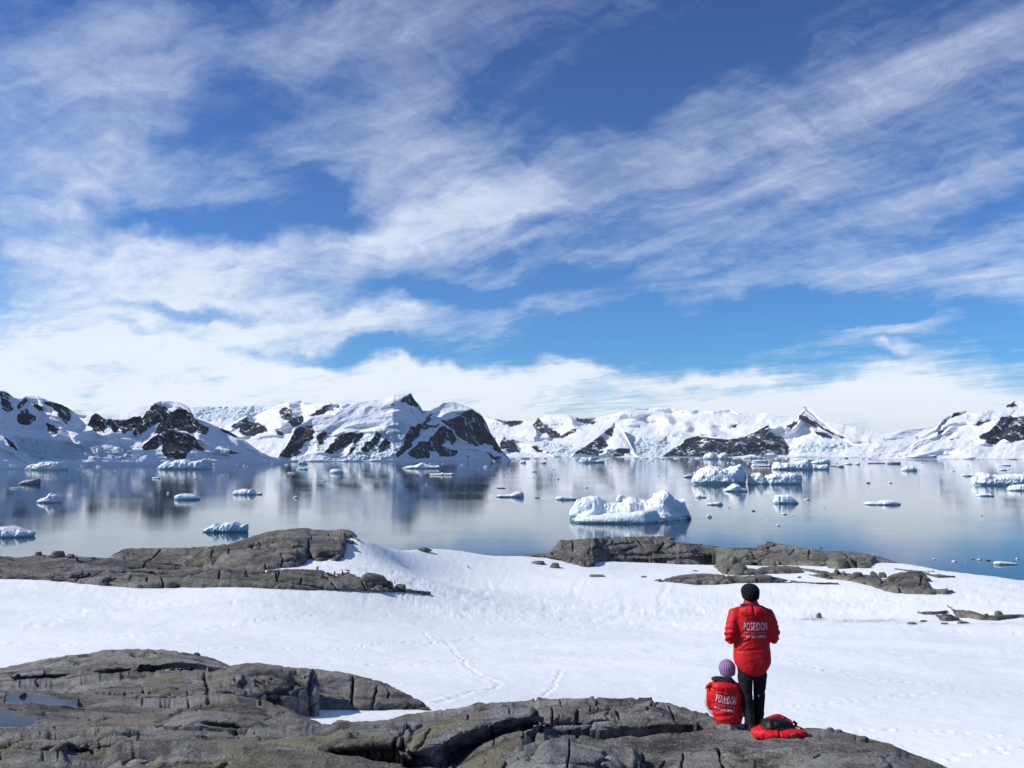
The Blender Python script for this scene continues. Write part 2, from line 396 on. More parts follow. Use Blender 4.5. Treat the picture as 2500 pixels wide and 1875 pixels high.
# hills and dark domes along the far middle shore
massif('mountain', P([(1150, 1108), (1165, 1075), (1180, 1058), (1198, 1054), (1215, 1055), (1240, 1057), (1262, 1067), (1290, 1075), (1320, 1088), (1345, 1110), (1352, 1114)]), 1115.5,
       'rounded snow dome with a dark cliff beside the big dark wall', seed=5, slope=1.5, rk=.9,
       rocks=z3([[(75, 570), (100, 522), (140, 550), (175, 545), (190, 590), (228, 655), (150, 645), (75, 622)], [(300, 600), (340, 590), (400, 645), (370, 650)], [(20, 540), (45, 535), (35, 555)], [(430, 640), (460, 655), (430, 660)]]),
       shades=z3([[(170, 545), (200, 560), (235, 650), (210, 640)]]))
massif('mountain', P([(1398, 1114), (1405, 1103), (1428, 1090), (1450, 1073), (1470, 1060), (1484, 1048), (1492, 1042), (1500, 1030), (1515, 1038), (1522, 1052), (1535, 1075), (1545, 1095), (1552, 1108), (1560, 1114)]), 1115.5,
       'small pyramid hill of dark rock at the glacier snout', seed=6, slope=1.5, rk=.82, rough=1.3,
       rocks=z3([[(635, 645), (720, 600), (800, 545), (850, 510), (880, 530), (900, 590), (880, 620), (820, 625), (830, 670), (770, 670), (690, 655), (650, 665)], [(870, 490), (915, 445), (945, 480), (930, 530), (900, 520)],
                 [(880, 660), (900, 630), (980, 620), (1070, 620), (1070, 670), (960, 677)], [(770, 560), (850, 600), (870, 640), (790, 670)]]))
massif('mountain', P([(1618, 1113), (1650, 1090), (1675, 1071), (1700, 1064), (1730, 1067), (1770, 1072), (1800, 1071), (1830, 1058), (1863, 1045), (1876, 1036), (1900, 1038), (1920, 1039), (1940, 1027), (1950, 1012), (1958, 996), (1965, 991), (1980, 1001), (1996, 1017), (2021, 1036), (2040, 1049), (2060, 1062), (2075, 1073), (2110, 1078), (2200, 1084), (2300, 1085), (2420, 1090), (2560, 1095)]), 1116,
       'sharp pyramid peak above a long dark ridge and snow plain', seed=7, slope=1.7, rk=.80, rough=1.3,
       rocks=z3([[(1335, 672), (1400, 610), (1450, 590), (1500, 540), (1560, 520), (1680, 530), (1780, 545), (1900, 545), (1990, 510), (2050, 480), (2120, 430), (2150, 470), (2070, 560), (2150, 620), (2212, 600), (2212, 672), (2000, 672), (1800, 670), (1600, 675)]]) +
             z4([[(0, 545), (60, 530), (120, 500), (200, 520), (250, 490), (330, 520), (380, 560), (400, 610), (400, 640), (370, 670), (200, 672), (120, 640), (0, 672)],
                 [(478, 345), (540, 370), (600, 400), (660, 450), (750, 500), (750, 520), (700, 495), (600, 445), (520, 415), (475, 390)], [(590, 470), (700, 500), (750, 543), (680, 538), (600, 505)], [(760, 500), (870, 548), (800, 532)],
                 [(380, 440), (450, 400), (460, 430), (420, 470)], [(180, 480), (230, 430), (240, 450), (200, 490)]]),
       shades=z4([[(478, 330), (530, 300), (640, 400), (760, 490), (880, 548), (740, 540), (640, 460), (470, 410)], [(160, 560), (230, 470), (330, 450), (440, 540), (440, 580), (380, 600)]]) ,
       icy=z4([[(450, 590), (800, 560), (900, 600), (700, 640), (460, 660)]]))
massif('mountain', P([(2120, 1114), (2200, 1100), (2226, 1080), (2240, 1064), (2268, 1052), (2285, 1043), (2297, 1027), (2322, 1011), (2340, 1006), (2360, 1002), (2372, 1008), (2392, 1008), (2414, 1000), (2449, 998), (2462, 986), (2477, 977), (2500, 984), (2530, 975), (2600, 965)]), 1120.5,
       'snow slope with dark outcrops rising at the right edge', seed=8, slope=1.9, rk=.88, rough=1.3,
       rocks=z4([[(1540, 440), (1570, 405), (1640, 390), (1670, 350), (1700, 330), (1735, 345), (1690, 365), (1640, 385), (1600, 420), (1550, 450)], [(1820, 430), (1880, 395), (1900, 415), (1970, 380), (1930, 415), (1860, 445), (1840, 440)],
                 [(1856, 520), (1900, 495), (1960, 470), (2000, 420), (2040, 375), (2100, 365), (2230, 365), (2530, 380), (2530, 560), (2212, 545), (2150, 550), (2110, 568), (2060, 540), (2020, 560), (1990, 582), (1950, 585), (1920, 560), (1880, 530)],
                 [(1535, 515), (1560, 480), (1610, 450), (1622, 465), (1560, 512)], [(1630, 540), (1670, 525), (1650, 550)], [(1365, 548), (1390, 520), (1405, 540)], [(2075, 300), (2130, 245), (2150, 290), (2100, 305)], [(1760, 325), (1780, 322), (1770, 332)],
                 [(1500, 682), (1550, 665), (1530, 686)]]),
       shades=z4([[(1645, 440), (1720, 430), (1700, 480), (1650, 490)], [(1440, 660), (1540, 640), (1600, 670), (1480, 685)]]))
# the big dome in the middle
massif('mountain', P([(676, 1124), (680, 1111), (695, 1090), (714, 1055), (722, 1044), (736, 1036), (758, 1019), (775, 1016), (796, 1014), (815, 1011), (837, 998), (869, 984), (900, 978), (935, 974), (964, 965), (985, 961), (996, 960), (1003.5, 960), (1011, 974), (1024, 989), (1032, 1003), (1049, 1003), (1060, 997), (1071, 992), (1081, 983), (1106, 981), (1128, 988), (1150, 995), (1170, 1007), (1179, 1017), (1189, 1036), (1198, 1058), (1211, 1077), (1225, 1099), (1246, 1121)]), P([(676, 1127), (960, 1126), (1120, 1124), (1246, 1123)]),
       'great snow dome with black cliffs in the middle of the far shore', seed=9, slope=1.5, du=1.3, dv=1.3,
       rocks=z2([[(360, 480), (420, 450), (520, 440), (525, 500), (510, 555), (460, 560), (430, 600), (420, 650), (370, 680), (330, 690), (260, 665), (300, 600), (340, 560)],
                 [(545, 530), (590, 490), (625, 485), (600, 540), (570, 590), (550, 560), (535, 550)],
                 [(595, 655), (640, 600), (700, 530), (760, 500), (850, 490), (860, 510), (800, 580), (740, 615), (680, 650), (640, 657)],
                 [(780, 670), (810, 600), (850, 530), (870, 490), (905, 490), (905, 520), (865, 570), (860, 600), (810, 650)],
                 [(890, 620), (920, 570), (960, 555), (1000, 490), (1050, 520), (1030, 570), (970, 600), (960, 630), (905, 657)],
                 [(1030, 600), (1080, 545), (1120, 560), (1115, 600), (1060, 640), (1030, 640)],
                 [(1160, 670), (1200, 600), (1240, 500), (1260, 440), (1310, 445), (1370, 420), (1390, 375), (1440, 345), (1440, 380), (1400, 430), (1470, 430), (1510, 420), (1440, 460), (1360, 480), (1330, 530), (1290, 570), (1280, 600), (1220, 650), (1160, 697)],
                 [(1240, 660), (1300, 610), (1340, 560), (1400, 560), (1430, 520), (1500, 450), (1540, 440), (1580, 480), (1630, 545), (1590, 590), (1560, 560), (1510, 600), (1600, 620), (1635, 640), (1620, 670), (1550, 682), (1490, 685), (1470, 640), (1420, 640), (1420, 692), (1320, 692)],
                 [(1490, 395), (1550, 400), (1620, 380), (1690, 330), (1760, 318), (1825, 370), (1842, 430), (1885, 500), (1935, 590), (1985, 640), (1960, 660), (1900, 600), (1850, 570), (1800, 590), (1760, 603), (1720, 560), (1640, 530), (1600, 480), (1550, 430)],
                 [(1820, 628), (1900, 660), (1970, 690), (1950, 710), (1880, 672)], [(1710, 665), (1738, 690), (1715, 692)], [(1190, 250), (1260, 192), (1282, 192), (1345, 285), (1280, 285), (1230, 262)],
                 [(1120, 265), (1160, 295), (1130, 290)], [(1460, 345), (1450, 340), (1440, 350)]]),
       shades=z2([[(1180, 320), (1360, 290), (1367, 330), (1240, 352)], [(1480, 380), (1560, 340), (1740, 310), (1830, 370), (1900, 500), (2040, 705), (1960, 712), (1870, 660), (1760, 605), (1660, 545), (1560, 445)], [(1220, 235), (1262, 190), (1345, 285), (1250, 270)],
                  [(1130, 440), (1160, 480), (1150, 560), (1080, 470)], [(435, 600), (470, 640), (420, 665)], [(620, 440), (690, 460), (640, 500)], [(1180, 420), (1240, 440), (1200, 520)], [(1000, 465), (1080, 450), (1130, 440), (1060, 500)], [(690, 480), (780, 455), (900, 460), (860, 485), (740, 500)]]),
       icy=z2([[(540, 450), (690, 440), (680, 520), (600, 620), (540, 660)], [(860, 560), (1000, 480), (1130, 430), (1230, 400), (1230, 560), (1160, 680), (1040, 700), (860, 700)], [(620, 680), (900, 640), (900, 710), (620, 710)]]), cliff=2)
# the near left massif
massif('mountain', P([(-70, 948), (0, 953), (13, 955), (35, 971), (49, 974), (63, 967), (92, 967), (117, 977), (149, 987), (165, 995), (190, 1012), (215, 1014), (234, 1007), (253, 1020), (275, 1024), (307, 1024), (328, 1017), (343, 1016), (348, 1022), (358, 1004), (377, 985), (392, 978.5), (421, 980), (443, 984), (459, 993), (471, 1011), (475, 1019), (506, 1031), (557, 1052), (595, 1074), (633, 1102), (660, 1114), (674, 1117), (706, 1129)]), P([(-70, 1143), (90, 1139), (250, 1137), (506, 1134), (706, 1131)]),
       'steep left mountain with black crags and a tumbling glacier', seed=10, slope=1.5, du=1.3, dv=1.3, cliff=9,
       rocks=z1([[(0, 200), (50, 235), (85, 260), (105, 310), (70, 335), (30, 315), (0, 290)], [(0, 175), (60, 190), (90, 235), (70, 240), (30, 215), (0, 215), (-150, 230), (-150, 170)],
                 [(150, 255), (195, 225), (205, 250), (175, 300), (135, 330), (130, 290)], [(160, 320), (215, 305), (225, 330), (270, 370), (275, 395), (230, 430), (170, 438), (140, 410), (135, 370)], [(245, 260), (290, 280), (330, 300), (340, 325), (310, 325), (255, 290)],
                 [(335, 250), (400, 260), (470, 270), (520, 300), (545, 360), (545, 400), (510, 430), (480, 395), (440, 340), (400, 290), (350, 270)], [(365, 420), (400, 425), (455, 470), (440, 505), (485, 535), (430, 510), (360, 475)],
                 [(735, 340), (800, 380), (815, 440), (810, 500), (770, 490), (720, 470), (680, 440), (700, 390)], [(820, 390), (970, 395), (1035, 370), (1085, 365), (1095, 385), (1060, 430), (1020, 470), (940, 500), (930, 440), (900, 505), (870, 480), (860, 440), (820, 430)],
                 [(1130, 330), (1190, 270), (1240, 285), (1300, 320), (1340, 330), (1380, 310), (1430, 310), (1470, 340), (1500, 380), (1540, 420), (1600, 450), (1610, 500), (1590, 520), (1540, 490), (1480, 500), (1440, 480), (1350, 465), (1300, 460), (1230, 500), (1190, 510), (1230, 410), (1180, 440), (1120, 480), (1050, 535), (1025, 500), (1040, 450), (1090, 400)],
                 [(1180, 530), (1280, 470), (1370, 480), (1460, 500), (1510, 540), (1530, 590), (1570, 620), (1570, 640), (1500, 615), (1450, 650), (1430, 690), (1350, 695), (1290, 690), (1245, 650), (1265, 580), (1200, 630), (1130, 635), (1090, 610), (1095, 590), (1140, 560)],
                 [(1690, 460), (1760, 475), (1830, 530), (1830, 542), (1770, 515), (1720, 482)], [(1770, 635), (1850, 655), (1810, 667), (1775, 652)]]),
       shades=z1([[(280, 215), (470, 275), (540, 320), (620, 390), (640, 440), (560, 470), (500, 430), (440, 340), (340, 300)], [(-200, 340), (130, 340), (140, 420), (230, 440), (240, 470), (100, 470), (0, 400), (-200, 420)],
                  [(490, 440), (535, 520), (520, 570), (420, 690), (350, 690), (400, 560)], [(1430, 280), (1500, 370), (1650, 430), (1720, 520), (1745, 590), (1640, 610), (1550, 560), (1520, 510), (1600, 500), (1480, 380)], [(1850, 550), (1950, 670), (1780, 680), (1700, 600), (1840, 610)],
                  [(1440, 650), (1560, 640), (1640, 680), (1440, 702)], [(860, 500), (1000, 480), (1040, 540), (900, 540), (800, 520)], [(640, 480), (760, 520), (740, 590), (640, 600), (560, 540)]]),
       icy=z1([[(100, 520), (500, 560), (760, 560), (1040, 620), (1000, 700), (300, 700), (150, 640)], [(1660, 620), (1770, 640), (1770, 690), (1640, 660)]]))
massif('mountain', P([(-90, 1050), (-40, 1058), (0, 1063), (10, 1066), (32, 1080), (47, 1102), (63, 1118), (80, 1127), (92, 1134), (110, 1140)]), P([(-90, 1147), (40, 1144), (110, 1142)]),
       'low snow spur at the left edge of the far shore', seed=11, slope=1.6, du=1.3, dv=1.3, cliff=4,
       rocks=z1([[(15, 520), (60, 530), (110, 570), (155, 640), (120, 625), (80, 600), (50, 560)]]), shades=z1([[(-200, 600), (60, 640), (20, 690), (-200, 690)], [(50, 560), (155, 640), (270, 720), (200, 720), (120, 660)]]))

# ------------------------------------------------------------------ sea
def sea():
    m, t = mat('sea_water'); p = t.pos()
    a = t.noise(t.mapping(p, scale=(.5, 1, 1)), .55, 5, .6)
    b = t.noise(t.mapping(p, scale=(.4, 1, 1)), .06, 5, .6)
    patch = t.ramp(t.noise(t.mapping(p, scale=(.35, 1, 1)), .006, 5, .6), [(.4, .25), (.62, 1.)])
    h = t.math('MULTIPLY', t.math('MULTIPLY_ADD', b, 1.2, a), patch)
    n = t.bump(h, .22, .16)
    bs = t.out((.015, .035, .060), .05, n, .5, IOR=1.333)
    V = np.array([(-23900, -2900, 0), (23900, -2900, 0), (23900, 25900, 0), (-23900, 25900, 0)], float)
    o = link('sea', mesh_np('sea', V, np.array([[0, 1, 2, 3]])), m, smooth=False)
    tag(o, 'calm blue bay reflecting the mountains', 'water', kind='structure')
sea()
def haze():
    m = bpy.data.materials.new('sea_air'); m.use_nodes = True; t = NT(m)
    v = t.node('ShaderNodeVolumePrincipled', inp={'Color': (.80, .89, 1, 1), 'Density': 1.4e-5, 'Anisotropy': .2})
    o = t.node('ShaderNodeOutputMaterial'); t.l.new(v.outputs[0], o.inputs['Volume'])
    x, y0, y1, z0, z1_ = 24000, -3000, 26000, -12, 960
    V = np.array([(a, b, c) for c in (z0, z1_) for a, b in ((-x, y0), (x, y0), (x, y1), (-x, y1))], float)
    Q = np.array([(3, 2, 1, 0), (4, 5, 6, 7), (0, 1, 5, 4), (1, 2, 6, 5), (2, 3, 7, 6), (3, 0, 4, 7)])
    tag(link('haze', mesh_np('haze', V, Q), m, smooth=False), 'thin pale air that softens the far mountains', 'haze', kind='stuff')
haze()
# ------------------------------------------------------------------ rock and snow materials of the near shore
def rock_material(name, k=1.0, wet=0.0, lichen=1.0, base=(.33, .318, .292), bs=1.0):
    """k = size of a feature unit in metres"""
    m, t = mat(name); p = t.pos()
    pl = t.mapping(p, rot=(R(12), R(-9), R(8)), scale=(2.6, 1.7, .6), typ='TEXTURE')
    big = t.noise(p, .35/k, 5, .6); med = t.noise(t.mapping(p, loc=(3, 9, 1), scale=(2.2, 1.3, .8), typ='TEXTURE'), 1.3/k, 7, .66)
    strat = t.noise(pl, 1.1/k, 8, .68, .4)
    fine = t.noise(p, 6.0/k, 8, .72)
    spk = t.noise(p, 24/k, 3, .7)
    c = t.mix(t.ramp(strat, [(.33, 0.), (.66, 1.)]), [x*.50 for x in base], [x*1.35 for x in base])
    c = t.mix(t.math('MULTIPLY', t.ramp(big, [(.42, 0.), (.6, 1.)]), .55), c, (.19, .175, .145))
    lm = t.noise(t.mapping(p, loc=(31, 7, 3), scale=(.6, .8, 1)), .55/k, 7, .66)
    lf = t.math('MULTIPLY', t.ramp(lm, [(.50, 0.), (.60, 1.)]), t.ramp(fine, [(.38, .15), (.6, 1.)]))
    c = t.mix(t.math('MULTIPLY', lf, .75*lichen), c, (.20, .185, .10))
    ds = t.noise(t.mapping(p, loc=(5, 71, 13), rot=(0, R(10), 0), scale=(.5, .7, 1.3)), .8/k, 9, .72)
    c = t.mix(t.math('MULTIPLY', t.ramp(ds, [(.54, 0.), (.62, 1.)]), .8), c, (.045, .042, .040))
    c = t.mix(t.math('MULTIPLY', t.ramp(fine, [(.54, 0.), (.66, 1.)]), .6), c, (.42, .42, .39))
    c = t.mix(t.math('MULTIPLY', t.ramp(fine, [(.30, 1.), (.44, 0.)]), .6), c, (.050, .048, .046))
    c = t.mix(t.math('MULTIPLY', t.ramp(spk, [(.57, 0.), (.64, 1.)]), .55), c, (.48, .48, .45))
    c = t.mix(t.math('MULTIPLY', t.ramp(spk, [(.36, 1.), (.43, 0.)]), .55), c, (.03, .028, .026))
    c = t.mix(t.math('MULTIPLY', t.ramp(med, [(.36, 1.), (.48, 0.)]), .55), c, (.060, .056, .050))
    c = t.mix(t.math('MULTIPLY', t.ramp(med, [(.54, 0.), (.66, 1.)]), .45), c, (.36, .36, .345))
    g1 = t.ramp(fine, [(.36, .25), (.56, 1.)])
    c = t.mix(t.math('MULTIPLY', t.attr('pale'), .60), c, (.33, .33, .315))
    c = t.mix(t.math('MULTIPLY', t.attr('buff'), .65), c, (.27, .225, .17))
    c = t.mix(t.math('MULTIPLY', t.math('MULTIPLY', t.attr('lich'), g1), .80), c, (.23, .21, .11))
    c = t.mix(t.math('MULTIPLY', t.math('MULTIPLY', t.attr('dark'), t.ramp(fine, [(.42, 1.), (.62, .3)])), .85), c, (.050, .042, .034))
    c = t.mix(t.math('MULTIPLY', t.ramp(fine, [(.60, 0.), (.66, 1.)]), .5), c, (.44, .44, .41))
    c = t.mix(t.math('MULTIPLY', t.ramp(fine, [(.34, 1.), (.40, 0.)]), .6), c, (.028, .026, .025))
    cr = t.attr('crack')
    c = t.mix(t.math('MULTIPLY', cr, .8), c, (.022, .02, .02))
    rr = t.attr('rust')
    c = t.mix(t.math('MULTIPLY', rr, t.ramp(fine, [(.4, 0.), (.55, 1.)])), c, (.30, .10, .055))
    h = t.math('MULTIPLY_ADD', fine, .8, t.math('MULTIPLY', strat, 1.6)); h = t.math('MULTIPLY_ADD', med, 1.6, h)
    h = t.math('MULTIPLY_ADD', spk, .45, h)
    n = t.bump(h, .85*bs, .16*k)
    t.out(c, .82, n, .2)
    return m
M_ROCK_NEAR = rock_material('rock_near', 1.0)
M_ROCK_FAR = rock_material('rock_far', 5.0, lichen=.6, base=(.23, .219, .196), bs=.9)

def snow_material():
    m, t = mat('snow'); p = t.pos()
    big = t.noise(t.mapping(p, scale=(.5, .25, 1)), .12, 5, .55)
    c = t.mix(t.ramp(big, [(.35, 0.), (.65, 1.)]), (.80, .828, .826), (.90, .912, .90))
    d = t.attr('dirt'); g = t.noise(p, 1.4, 6, .7)
    df = t.math('MULTIPLY', d, t.ramp(g, [(.38, 0.), (.6, 1.)]))
    c = t.mix(df, c, (.13, .14, .08))
    h = t.noise(p, .9, 7, .62); h2 = t.noise(p, 5, 4, .6)
    n = t.bump(t.math('MULTIPLY_ADD', h2, .25, h), .30, .30)
    t.out(c, .55, n, .25)
    return m
M_SNOW = snow_material()

# ------------------------------------------------------------------ snow field: surface through known places
CTRL = [(-50, 1390, 112), (300, 1390, 120), (600, 1380, 135), (869, 1313, 137), (904, 1322, 142), (942, 1333, 148), (980, 1335, 156), (1056, 1337, 167), (1138, 1347, 179), (1280, 1355, 186), (1400, 1364, 184), (1600, 1374, 185), (1900, 1377, 178), (2180, 1373, 172), (2275, 1388, 162), (2500, 1418, 150), (2640, 1436, 145),
        (1143, 1386, 155), (1000, 1395, 140), (900, 1370, 128), (760, 1372, 122), (920, 1424, 108), (600, 1460, 94), (300, 1452, 95), (0, 1430, 97), (900, 1455, 104), (1050, 1450, 113), (1200, 1445, 133), (1500, 1442, 142), (1900, 1440, 140), (2300, 1450, 130), (1500, 1400, 162), (1900, 1408, 155),
        (1300, 1485, 121), (1700, 1490, 125), (2000, 1490, 121), (2500, 1500, 110), (1000, 1480, 104), (700, 1482, 90), (300, 1500, 80), (0, 1500, 76), (0, 1560, 60), (500, 1570, 60), (1000, 1560, 76), (1500, 1560, 85), (2000, 1560, 86), (2500, 1580, 78),
        (0, 1620, 45), (600, 1640, 40), (1000, 1640, 49), (1500, 1650, 51), (2000, 1660, 50), (2500, 1680, 48), (800, 1727, 28.5), (1050, 1728, 29.5), (1300, 1700, 37), (1600, 1740, 37), (2100, 1760, 36), (2500, 1800, 32), (2500, 1900, 25), (1200, 1790, 25), (600, 1755, 24), (850, 1768, 21.5), (200, 1700, 27), (2000, 1900, 25)]
_cp = np.array([W(a, b, c) for a, b, c in CTRL])
def _tps(r2): return .5*r2*np.log(np.maximum(r2, 1e-6))
_A = np.stack([_cp[:, 0], _cp[:, 1]*1.0], 1)/50
_K = _tps(((_A[:, None]-_A[None])**2).sum(2)) + 2e-3*np.eye(len(_A))
_Pm = np.concatenate([np.ones((len(_A), 1)), _A], 1)
_M = np.block([[_K, _Pm], [_Pm.T, np.zeros((3, 3))]])
_w = np.linalg.solve(_M, np.concatenate([_cp[:, 2], np.zeros(3)]))
def snow_z(x, y):
    q = np.stack([x.ravel(), y.ravel()], 1)/50; r = np.zeros(len(q))
    for k in range(len(_A)):
        r += _w[k]*_tps(((q-_A[k])**2).sum(1))
    r += _w[-3] + q @ _w[-2:]
    return r.reshape(x.shape)
EDGE = P([(-200, 116), (300, 124), (600, 138), (869, 139), (942, 149), (1056, 168), (1138, 180), (1280, 187), (1600, 187), (1900, 180), (2180, 174), (2275, 164), (2500, 152), (2700, 146)])

def tracks():
    """lines of penguin and boot prints seen in the photo: polyline in photo pixels, spacing m, radius m, depth m, sideways scatter m"""
    L = [([(1036, 1545), (1060, 1570), (1090, 1565), (1110, 1590), (1130, 1610), (1135, 1625), (1165, 1645), (1190, 1655), (1213, 1662), (1218, 1672), (1205, 1680), (1150, 1688), (1120, 1700), (1090, 1708), (1050, 1716)], .28, .16, .042, .06),
         ([(500, 1578), (640, 1577), (820, 1579), (930, 1573), (1010, 1564), (1060, 1568), (1200, 1552), (1400, 1545), (1600, 1556)], .55, .20, .07, .25),
         ([(880, 1620), (1000, 1622), (1060, 1613), (1120, 1610), (1300, 1604), (1450, 1603), (1600, 1606), (1800, 1590), (2100, 1600), (2500, 1585)], .6, .18, .055, .2),
         ([(0, 1569), (60, 1572), (140, 1577), (260, 1560), (420, 1540), (600, 1520), (760, 1500)], .6, .22, .07, .3),
         ([(1372, 1635), (1356, 1660), (1350, 1680), (1325, 1697)], .3, .13, .05, .05),
         ([(960, 1440), (1020, 1470), (1100, 1500), (1250, 1520), (1480, 1530), (1700, 1530)], .7, .2, .06, .5),
         ([(1900, 1600), (2000, 1636), (2150, 1660), (2260, 1672), (2380, 1690), (2500, 1700)], .5, .2, .06, .25),
         ([(1900, 1722), (2040, 1716), (2200, 1702), (2300, 1694), (2420, 1686)], .5, .16, .05, .2),
         ([(2060, 1783), (2200, 1781), (2330, 1785), (2500, 1800)], .4, .15, .05, .2),
         ([(2270, 1860), (2360, 1840), (2430, 1826), (2500, 1815)], .4, .16, .06, .2),
         ([(1180, 1370), (1210, 1385), (1260, 1400), (1350, 1415), (1480, 1425)], .8, .2, .05, .5),
         ([(1100, 1420), (1190, 1405), (1195, 1440), (1180, 1450)], .5, .22, .05, .1),
         ([(1420, 1418), (1402, 1432), (1398, 1450)], .5, .22, .05, .1),
         ([(1630, 1430), (1620, 1445), (1612, 1462)], .5, .22, .05, .1),
         ([(240, 1445), (330, 1470), (420, 1480), (560, 1470), (700, 1490), (850, 1500)], .9, .22, .06, .8),
         ([(80, 1530), (200, 1500), (300, 1480)], .9, .25, .08, .6),
         ([(1720, 1540), (1800, 1550), (1900, 1560), (2050, 1540), (2200, 1535), (2500, 1545)], .8, .25, .08, .8)]
    return L
def sheet_point(px, py):
    """where the view ray through the pixel meets the snow"""
    lo = np.arange(16, 200, .5); q = W(px, py, lo); dz = q[:, 2]-snow_z(q[:, 0], q[:, 1])
    i = np.where(dz[:-1]*dz[1:] <= 0)[0]
    if len(i) == 0: return None
    i = i[0]; f = dz[i]/(dz[i]-dz[i+1]); d = lo[i]+f*.5
    return W(px, py, d)

def build_snow():
    U = np.arange(-160, 2720, 2.2); nu = len(U)
    e = interp(EDGE, U) + 1.2*fbm(np.stack([U/30, 0*U, 0*U], 1), 4, 5)
    # rows by distance so that screen steps are about even
    ds = [16.0]
    while ds[-1] < 200: ds.append(ds[-1]*(1+.00042*min(ds[-1], 190)**.62*1.25 + .0006))
    nr = len(ds); T = np.array(ds)
    T = (T-16)/(T[-1]-16)
    D = 16 + T[:, None]*(e[None]-16)
    uu = (U-1250)/F
    X = uu[None]*D*.997/cP; Y = D
    # true lateral position of a ray column at the height of the snow
    Zs = snow_z(X, Y)
    pz = np.stack([X.ravel()/14, Y.ravel()/9, 0*X.ravel()], 1)
    und = fbm(pz, 4, 51).reshape(X.shape)*.35
    rough = np.exp(-((Y-118-(X+20)*.08)/16)**2) + .35
    sm = fbm(np.stack([X.ravel()/1.1, Y.ravel()/1.6, 0*X.ravel()], 1), 4, 61, .62).reshape(X.shape)
    sm2 = np.minimum(0, fbm(np.stack([X.ravel()/1.7, Y.ravel()/2.2, 0*X.ravel()], 1), 3, 66, .6).reshape(X.shape)+.12)
    Zs = Zs + und*np.clip(Y/70, .2, 1) + (.05*sm + .17*sm2)*rough*np.clip(Y/60, .25, 1.3)
    # prints
    rnd = random.Random(4)
    for pl, sp, rad, dep, sc in tracks():
        q = [sheet_point(a, b) for a, b in pl]; q = [c for c in q if c is not None]
        for a, b in zip(q[:-1], q[1:]):
            L = np.linalg.norm((b-a)[:2]); n = max(1, int(L/sp))
            for k in range(n):
                f = (k+rnd.random()*.5)/n; c = a+(b-a)*f
                if rnd.random() < .1: continue
                x = c[0]+rnd.gauss(0, sc); y = c[1]+rnd.gauss(0, sc); r = rad*rnd.uniform(.7, 1.4)*max(1, c[1]/60)
                j = np.searchsorted(U, 1250+x/y*F*.99); i0 = np.searchsorted(D[:, min(max(j, 0), nu-1)], y)
                i1, i2 = max(0, i0-14), min(nr, i0+14); j1, j2 = max(0, j-14), min(nu, j+14)
                if i1 >= i2 or j1 >= j2: continue
                d2 = (X[i1:i2, j1:j2]-x)**2+(Y[i1:i2, j1:j2]-y)**2
                Zs[i1:i2, j1:j2] -= dep*np.exp(-d2/(r*r))*1.5 - .5*dep*np.exp(-d2/(4*r*r))
    # rim rolls over to the sea
    rim = ss(.965, 1.0, T)[:, None]
    Zs = Zs - .5*rim**2
    rows = [np.stack([X, Y, Zs], -1)]
    for k in range(1, 7):
        Y2 = D[-1]+k*2.2; X2 = uu*Y2/cP*.997; Z2 = Zs[-1]-.6 - (k/6)**1.0*16
        rows.append(np.stack([X2, Y2, Z2], -1)[None])
    first = rows[0][:1].copy(); first[..., 1] = 4; first[..., 0] *= .25; first[..., 2] = 22
    G = np.concatenate([first]+rows, 0)
    # algae and grit frozen into the snow by the small boulder on the right
    dirt = np.zeros(G.shape[:2])
    for px, py, rx, ry, a in [(1985, 1509, 30, 3.2, 1), (2075, 1513, 26, 3.5, 1), (2140, 1514, 50, 3, 1), (2230, 1518, 60, 3, .5), (2420, 1526, 80, 3, .45), (720, 1545, 0, 0, 0), (2360, 1524, 40, 2.5, .7), (90, 1345, 0, 0, 0)]:
        if rx == 0: continue
        c = sheet_point(px, py)
        if c is None: continue
        dd = ((G[..., 0]-c[0])/(rx/F*c[1]))**2 + ((G[..., 1]-c[1])/(ry/F*c[1]/.13))**2
        dirt = np.maximum(dirt, a*np.exp(-dd*.9))
    me = mesh_np('snow_field', G.reshape(-1, 3), grid_faces(G.shape[0], nu), {'dirt': dirt})
    o = link('snow_field', me, M_SNOW)
    tag(o, 'broad sloping snow field crossed by lines of footprints', 'snow', kind='structure')
    return o
build_snow()

def proj(G):
    y = G[..., 1]; t_ = (G[..., 2]-CAMZ)/y
    v = (t_*cP-sP)/(cP+t_*sP)
    yy_ = (cP-v*sP)
    return 1250+G[..., 0]/y*yy_*F, 937.5-v*F
# ------------------------------------------------------------------ lobes of ice-worn bedrock
def ca(l): return [(x/2.158, 1550+y/2.158) for x, y in l]
def cb(l): return [(976+x/2.156, 1636+y/2.156) for x, y in l]
